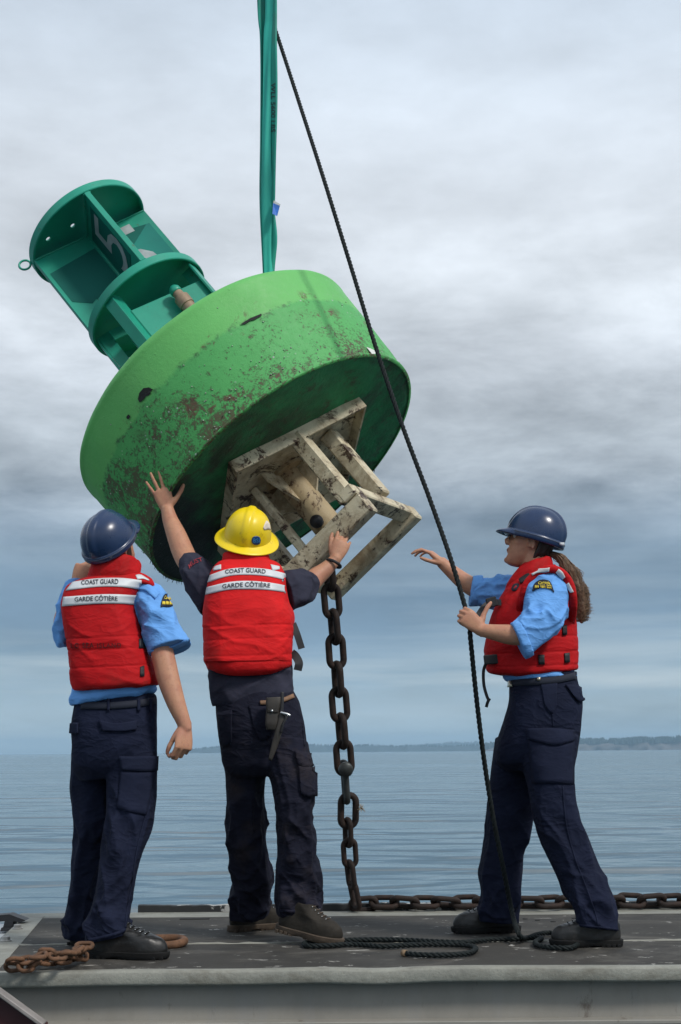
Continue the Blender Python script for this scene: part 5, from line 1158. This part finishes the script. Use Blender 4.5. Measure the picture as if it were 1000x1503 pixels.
    mb = MB().grid(loft([(392, 1026, 412, 1025, Yk + .0, .018), (391, 1040, 412, 1039, Yk, .022), (389.5, 1060, 409, 1061, Yk - .005, .022), (391, 1071, 407, 1072, Yk - .005, .016)], 28, 24, 4.0)); pb = build(mb, 'case', M_leather.m, pouch)
    mb = MB().grid(loft([(391, 1024.5, 413, 1023.5, Yk - .006, .018), (390.5, 1034, 412.5, 1033, Yk - .008, .020), (392, 1046, 409, 1047, Yk - .010, .018)], 28, 14, 4.0)); build(mb, 'flap', M_leather.m, pouch)
    h, n_ = ray_hit(BVHTree.FromPolygons(GEO['flap'][0].tolist(), GEO['flap'][1]), 399.5, 1043.5, Yk); build(MB().ball(h, .0065, n=8), 'stud', M_steel.m, pouch)
    kn = empty('knife', W(411, 1040, Yk)); tag(kn, 'sheathed knife hanging slanted from the belt beside the pouch', 'knife')
    build(MB().grid(loft([(410, 1044, 420, 1047, Yk - .01, .010), (406, 1065, 416, 1068, Yk - .02, .010), (399, 1092, 408, 1095, Yk - .02, .008), (394, 1114, 399, 1117, Yk - .02, .005)], 20, 24, 3)), 'sheath', M_leather.m, kn)
    build(MB().grid(loft([(412, 1016, 417, 1016, Yk - .005, .010), (412, 1030, 417, 1031, Yk - .008, .012), (410, 1045, 416, 1046, Yk - .01, .012)], 16, 16, 3)), 'handle', M_black.m, kn)
    build(MB().tube([W(413, 1046, Yk - .03), W(421, 1048, Yk - .03), W(425, 1050, Yk - .03)], .006, 8, True), 'guard', M_steel.m, kn)
    build(MB().tube([W(422, 1051, Yk - .03), W(416, 1062, Yk - .035), W(413, 1074, Yk - .035)], .005, 8, True), 'sharpening_steel', M_black.m, kn)
    return body
def woman():
    base = np.array([.85, 6.42, 0]); tmp = MB()
    core = [(880, 1360, 894, 1360, 6.27, .03), (822, 1240, 846, 1240, 6.31, .035), (795, 1150, 826, 1150, 6.33, .045), (775, 1080, 830, 1080, 6.38, .07), (765, 1010, 832, 1010, 6.42, .08), (745, 930, 830, 930, 6.42, .12), (758, 880, 826, 876, 6.42, .12), (768, 848, 812, 840, 6.42, .07), (772, 832, 806, 824, 6.43, .05)]
    tmp.grid(loft(core, 32, 60))
    tmp.grid(loft([(724, 1350, 738, 1350, 6.65, .03), (734, 1230, 756, 1230, 6.61, .035), (742, 1150, 770, 1150, 6.57, .045), (760, 1085, 800, 1085, 6.5, .06), (780, 1040, 830, 1040, 6.44, .06)], 24, 30))
    tmp.tube([W(788, 842, 6.43), W(784, 824, 6.43), W(782, 808, 6.44)], [.058, .053, .056], 20, True)
    hf = frame_from((-.905, .30, .28), (.28, -.03, .95)); hc = W(779, 798, 6.44); HP = head_into(tmp, hc, hf, .97)
    # near (left) arm holding the rope
    limb(tmp, [(806, 868, 6.26, .052), (796, 895, 6.20, .050), (780, 926, 6.16, .046), (765, 932, 6.15, .043), (745, 931, 6.155, .041), (725, 928, 6.165, .033), (708, 925, 6.175, .0265), (704, 924, 6.175, .026)], 36)
    hw = W(707, 924.5, 6.172); fd = W(688, 908, 6.165) - hw
    hand_into(tmp, hw, fd, (.35, .05, .95), (0, 1, .0), [(58, 82, 45), (62, 84, 45), (62, 84, 45), (60, 82, 45)], (2, 0, -2, -5), ((.35, .9, .12), (.05, 1.0, .0)), .95)
    # far (right) arm stretched out
    limb(tmp, [(770, 868, 6.58, .052), (740, 868, 6.62, .050), (712, 868, 6.64, .046), (695, 862, 6.64, .043), (678, 851, 6.64, .038), (660, 836, 6.64, .030), (649, 826, 6.64, .026)], 36)
    hw = W(652, 828, 6.64); fd = W(632, 811, 6.64) - hw
    hand_into(tmp, hw, fd, (-.25, -.95, -.1), (-.5, 0, -.8), [(18, 32, 20), (22, 34, 20), (28, 36, 22), (30, 36, 22)], (4, 1, -2, -6), ((.8, .35, .45), (.95, .1, .30)), .86)
    body = build(remesh(tmp, .0040, 3, .5), 'person', M_skin.m, None, origin=base); ORG[body.name] = base
    tag(body, 'woman with brown ponytail and navy hard hat holding the black rope', 'person')
    eyes(body, HP, hf, .97)
    # trousers
    mb = MB()
    mb.grid(loft([(749, 992, 846, 986, 6.42, .145), (748, 1008, 847, 999, 6.42, .15), (747, 1032, 854, 1028, 6.42, .17), (738, 1065, 852, 1062, 6.42, .172), (729, 1092, 848, 1092, 6.43, .165), (728, 1118, 844, 1115, 6.44, .14), (745, 1132, 830, 1130, 6.44, .09)], 90, 50, 2.3, [(0, .002, 8), (.4, .003, 10), (1, .005, 12)], seed=23))
    TW = [(0, .006, 4), (.2, .006, 4), (.4, .010, 5), (.5, .021, 7), (.62, .010, 5), (.8, .015, 6), (.93, .025, 10), (1, .010, 12)]
    mb.grid(loft([(728, 1085, 800, 1090, 6.52, .1), (722, 1130, 792, 1130, 6.55, .1), (717, 1175, 786, 1175, 6.59, .095), (713, 1225, 779, 1218, 6.61, .09), (708, 1260, 768, 1255, 6.63, .086), (704, 1285, 766, 1282, 6.64, .085), (708, 1313, 764, 1312, 6.65, .084), (703, 1338, 763, 1338, 6.66, .084), (705, 1352, 763, 1355, 6.66, .082)], 96, 150, 2.3, TW, seed=24))
    mb.grid(loft([(755, 1074, 849, 1082, 6.35, .11), (765, 1118, 845, 1113, 6.34, .112), (774, 1150, 842, 1145, 6.33, .108), (783, 1200, 848, 1195, 6.32, .1), (795, 1235, 862, 1230, 6.31, .094), (807, 1260, 873, 1255, 6.30, .09), (821, 1292, 886, 1287, 6.29, .088), (836, 1320, 897, 1312, 6.25, .088), (845, 1342, 904, 1338, 6.23, .088), (847, 1361, 908, 1367, 6.22, .088)], 96, 150, 2.3, TW, seed=25))
    tr = cloth(mb, 'trousers', M_trouser, body)
    flap(tr, 'pocket_flap', M_flap, tr, [(774, 1069), (808, 1068), (842, 1071)], [(776, 1085), (812, 1094), (841, 1087)], 6.2, .011)
    flap(tr, 'cargo_pocket', M_flap, tr, [(776, 1086), (810, 1092), (842, 1088)], [(782, 1150), (812, 1150), (842, 1151)], 6.2, .005, .005, 10)
    flap(tr, 'back_pocket', M_flap, tr, [(829, 1006), (842, 1006), (854, 1012)], [(840, 1022), (848, 1030), (855, 1028)], 6.3, .012)
    flap(tr, 'side_pocket', M_flap, tr, [(794, 1004), (806, 1002), (818, 1002)], [(800, 1036), (810, 1048), (817, 1036)], 6.2, .005, .004, 8)
    strip(tr, 'belt', M_patch, tr, [(750, 1002), (780, 1001), (815, 998), (844, 992)], 10, 6.3, .006, .005)
    flap(tr, 'belt_buckle', M_brass, tr, [(746, 998), (752, 997)], [(748, 1009), (754, 1008)], 6.4, .012, .008, 4, 4)
    flap(tr, 'belt_buckle', M_brass, tr, [(788.5, 994.5), (793.5, 994.5)], [(788.5, 999), (793.5, 999)], 6.2, .011, .006, 3, 3)
    strip(tr, 'side_seam', M_flap, tr, [(811, 1048), (812, 1066)], 1.6, 6.2, .003, .003, 12)
    strip(tr, 'side_seam', M_flap, tr, [(826, 1154), (829, 1190), (834, 1222), (845, 1262), (860, 1300), (874, 1340), (879, 1362)], 1.8, 6.2, .003, .003, 60)
    strip(tr, 'hem', M_flap, tr, [(850, 1359), (870, 1361), (890, 1363), (906, 1365)], 5, 6.2, .003, .003, 24)
    # shirt
    mb = MB()
    mb.grid(loft([(744, 1000, 847, 993, 6.42, .15), (738, 990, 842, 985, 6.42, .15), (737, 950, 836, 945, 6.42, .14), (740, 900, 836, 895, 6.42, .15), (756, 868, 828, 864, 6.42, .12), (770, 852, 818, 846, 6.42, .07), (780, 846, 808, 840, 6.43, .05)], 80, 60, 2.3, [(0, .005, 12), (1, .003, 9)], seed=26))
    mb.grid(loft([(784, 847, 824, 851, 6.30, .07), (773, 864, 832, 868, 6.25, .088), (770, 886, 834, 892, 6.20, .085), (764, 905, 826, 916, 6.17, .08), (754, 914, 806, 938, 6.155, .074), (749, 917, 780, 960, 6.15, .068)], 90, 90, 2.2, [(0, .006, 10), (.35, .016, 12), (.65, .024, 14), (.9, .015, 14), (1, .003, 12)], seed=27))
    mb.grid(loft([(785, 842, 775, 895, 6.55, .08), (752, 843, 745, 896, 6.58, .085), (725, 848, 716, 892, 6.61, .075), (706, 849, 700, 887, 6.63, .07), (695, 849, 690, 883, 6.635, .066)], 70, 70, 2.2, [(0, .005, 12), (.4, .020, 13), (.85, .014, 13), (1, .003, 12)], seed=28))
    sh = cloth(mb, 'shirt', M_shirt, body, .005)
    # rolled cuffs
    def cuff(a, b, Y, rd, w, seed):
        mbc = MB(); a0, a1 = np.array(a[:2]), np.array(a[2:]); t = np.array(b, float); mbc.grid(loft([(*(a0 - t * .0), *(a1 - t * .0), Y, rd), (*(a0 + t * .4), *(a1 + t * .4), Y, rd * 1.05), (*(a0 + t), *(a1 + t), Y, rd * 1.02)], 60, 24, 2.2, [(0, .005, 20), (.5, .007, 24), (1, .005, 20)], seed=seed)); return build(remesh(mbc, .005, 3), 'rolled_cuff', M_shirt.m, sh)
    cuff((761, 909, 784, 962), (-12, 6), 6.15, .072, 14, 31); cuff((709, 845, 703, 889), (-15, 1), 6.63, .07, 14, 32)
    pt = flap(sh, 'shoulder_patch', M_patch, sh, [(782, 868), (784.5, 858), (792, 852), (800, 851), (808, 855), (813.5, 869)], [(783, 868.5), (788, 865), (794, 863.5), (801, 863.5), (808, 865.5), (813, 870)], 6.1, .0045, .003, 8, 18)
    build(text_on(sh, 'Canada', [(791, 854.5), (799, 853), (807.5, 855)], [(790.5, 859), (799, 857.3), (808, 859.4)], 6.1, .006, .02), 'lettering', M_yel.m, sh, False)
    for x0, x1, d in ((785.8, 787, 0), (787.8, 789, 0), (789.8, 791, 0)): flap(sh, 'patch_mark', M_yel, sh, [(x0, 860.5), (x1, 860.2)], [(x0, 863.8), (x1, 863.5)], 6.1, .006, .002, 3, 3)
    for k, (x0, x1) in enumerate(((793.5, 800.5), (802.5, 809.5))):
        build(text_on(sh, ('Coast', 'Garde')[k], [(x0, 858.6 + k * .4), (x1, 858.8 + k * 1.0)], [(x0, 860.8 + k * .4), (x1, 861 + k * 1.0)], 6.1, .006, .02), 'lettering', M_yel.m, sh, False)
        build(text_on(sh, ('Guard', 'côtière')[k], [(x0, 861.2 + k * .4), (x1, 861.4 + k * 1.0)], [(x0, 863.4 + k * .4), (x1, 863.6 + k * 1.0)], 6.1, .006, .02), 'lettering', M_yel.m, sh, False)
    # life vest
    mb = MB()
    mb.grid(loft([(766, 838, 814, 828, 6.43, .09), (756, 847, 824, 838, 6.43, .12), (746, 858, 834, 850, 6.43, .145), (737, 872, 841, 866, 6.43, .165), (728, 888, 843, 886, 6.43, .175), (720, 908, 844, 906, 6.43, .18), (714, 936, 846, 934, 6.43, .182), (711, 958, 847, 953, 6.43, .182), (713, 978, 848, 974, 6.43, .18), (718, 987, 847, 982, 6.43, .172), (730, 990, 838, 985, 6.43, .14)], 130, 130, 2.5,
                 [(0, .001, 5), (.3, .003, 6), (.6, .005, 8), (1, .006, 10)], (934, 957, 976), .0024, .014, seed=29))
    vest = build(mb, 'life_vest', M_vest.m, body)
    cb = MB().grid(loft([(741, 872, 813, 838, 6.44, .085), (744, 858, 812, 832, 6.44, .105), (753, 843, 811, 825, 6.44, .105), (763, 832, 809, 819, 6.44, .095), (772, 826, 806, 818, 6.44, .075)], 80, 40, 2.4, [(0, .002, 9), (1, .004, 12)], seed=30)); build(cb, 'collar', M_vest.m, vest)
    # shoulder opening edge of the vest
    S = spline(np.array([W(x, y, Y) for x, y, Y in ((764, 905, 6.34), (764, 890, 6.25), (768, 872, 6.212), (775, 855, 6.20), (788, 843, 6.19), (803, 835.5, 6.18), (818, 837, 6.18), (829, 845, 6.185), (837, 858, 6.19), (841, 876, 6.20), (841, 895, 6.24), (838, 915, 6.34))]), 60)
    arm = build(MB().tube(S, .0175, 14, True, .8), 'armhole_edge', M_vest.m, vest)
    for q0, q1 in (([(778, 839), (785, 836), (802, 834), (807, 833)], [(782, 845), (789, 841), (800, 839.5), (806, 838.5)]), ([(820, 835), (826, 840), (830, 847)], [(816, 840), (821, 845), (826, 851)]), ([(835, 855), (839, 862), (842, 869)], [(830.5, 858), (834.5, 865), (838, 870)])):
        flap(arm, 'reflective_tape', M_tape, arm, q0, q1, 6.2, .004, .003, 5, 10)
    flap(vest, 'radio_tab', M_black, vest, [(763, 852), (775, 844), (779, 845)], [(765, 858), (775, 851), (780, 848)], 6.2, .010, .008, 4, 8)
    flap(vest, 'emblem', M_patch, vest, [(751.5, 865), (755, 858.5), (762, 857)], [(753, 868), (758, 867), (762.5, 860)], 6.2, .005, .004, 5, 8)
    flap(vest, 'emblem_mark', M_redink, vest, [(755, 864), (759, 860)], [(756, 866), (760, 862)], 6.2, .007, .003, 3, 4)
    for a_ in ([(790, 961), (799, 961)], [(828, 959), (835, 958)], [(825, 918), (831, 917.5)]): flap(vest, 'side_tab', M_black, vest, a_, [(a_[0][0] + .5, a_[0][1] + 14), (a_[1][0] + .5, a_[1][1] + 14)], 6.2, .006, .005, 4, 5)
    free_strap(vest, 'chest_strap', M_black, [(701, 905, 6.32), (710, 892, 6.33), (720, 885, 6.34), (736, 884, 6.33)], 9, 6.3, .003)
    build(MB().box(W(722, 884, 6.31), (.022, 0, .006), (0, .008, 0), (-.006, 0, .020), .004), 'buckle', M_black.m, vest, False)
    build(MB().box(W(721, 968, 6.31), (.030, 0, .002), (0, .012, 0), (-.002, 0, .020), .004), 'buckle', M_black.m, vest, False)
    free_strap(vest, 'hanging_strap', M_black, [(714, 972, 6.33), (710, 985, 6.33), (710.5, 1005, 6.33), (715, 1022, 6.33), (718, 1028, 6.32)], 4.5, 6.3, .002)
    free_strap(vest, 'strap_end', M_black, [(719, 1025, 6.325), (716, 1031, 6.32), (714, 1038, 6.325)], 4.5, 6.3, .002)
    # hat, hair, spectacles
    hat, P2 = hard_hat(body, HP((-.012, 0, .026)), frame_from((-.90, .28, .30), (.30, -.07, .95)), M_navyhat, M_navyrim, False, .128, .108, .138, peak=.040)
    flap(hat, 'clip', M_tape, hat, [(819.5, 796), (825, 797)], [(819.5, 799.5), (825, 800.5)], 6.3, .012, .004, 3, 3)
    n = 44; a = np.linspace(.67 * pi, 1.33 * pi, n); rows = []
    for z, b_, w in ((.06, .104, .082), (.03, .104, .083), (.0, .100, .082), (-.03, .090, .078), (-.06, .074, .068), (-.085, .058, .056)):
        rows.append(np.stack([np.cos(a) * b_ - .012 * (np.abs(np.cos(a)) < .5) - .004, np.sin(a) * w, z + .004 * np.sin(a * 19) + 0 * a], 1))
    O = np.array(rows); G = np.concatenate([O, (O * np.array([.9, .88, 1]))[::-1]], 0); hair = build(MB().grid(HP(np.swapaxes(G, 0, 1)), cu=True), 'hair', M_hair_d.m, body)
    r = np.random.default_rng(21); mb = MB()
    ctr = spline(np.array([np.r_[W(x, y, Y), w] for x, y, Y, w in ((808, 812, 6.43, .020), (820, 817, 6.42, .026), (832, 830, 6.41, .034), (843, 850, 6.40, .040), (851, 872, 6.39, .040), (855, 893, 6.38, .034), (854, 912, 6.37, .016))]), 26)
    ctr[:, 3] *= .80; mb.tube(ctr[:, :3], ctr[:, 3] * .72, 12, True)
    for k in range(480):
        ang = r.uniform(0, 2 * pi); rad = np.sqrt(r.uniform(.2, 1)) * .98; ph = r.uniform(0, 6); am = r.uniform(.001, .006); e = r.integers(17, 27) if k % 4 else 26; st = 0 if k % 5 else r.integers(0, 8); P = []
        for i in range(st, e):
            w = ctr[i, 3] * (1 + .16 * sin(i * .9)); P.append(ctr[i, :3] + np.array([cos(ang), .9 * sin(ang), .25 * cos(ang)]) * w * rad + np.array([am * sin(i * .55 + ph), am * cos(i * .5 + ph), 0]) + np.array([.0007 * i, 0, 0]) * r.normal(0, .7))
        mb.tube(np.array(P), np.linspace(.0013, .0006, len(P)), 4)
    build(mb, 'ponytail', M_hair_b.m, hair)
    gl = empty('spectacles', HP((.1, 0, .012))); tag(gl, 'thin framed spectacles on the woman\'s face under her hat peak', 'spectacles')
    for sg in (-1, 1):
        t = np.arange(24) * 2 * pi / 24; ring = [HP((.098 - .010 * abs(cos(q) * .022 + .034) / .05, (.034 + .022 * cos(q)) * sg, .010 + .016 * sin(q))) for q in t]
        build(MB().tube(ring, .0014, 6, closed=True), 'lens_rim', M_black.m, gl); c = np.mean(ring, 0); build(MB().add(ring + [c + hf[0] * .001], [(i, (i + 1) % 24, 24) for i in range(24)]), 'lens', M_glass.m, gl)
        build(MB().tube(HP([(.088, .057 * sg, .014), (.05, .072 * sg, .014), (-.01, .079 * sg, .014)]), .0013, 6, True), 'temple_arm', M_black.m, gl)
    build(MB().tube(HP([(.094, .012, .013), (.098, 0, .016), (.094, -.012, .013)]), .0013, 6, True), 'bridge', M_black.m, gl)
    boot(body, D(912, 1389), D(808, 1389), M_boot, M_sole, w=.052)
    boot(body, D(762, 1368), D(664, 1370), M_boot, M_sole, w=.052)
    return body
left_man(); middle_man(); woman()
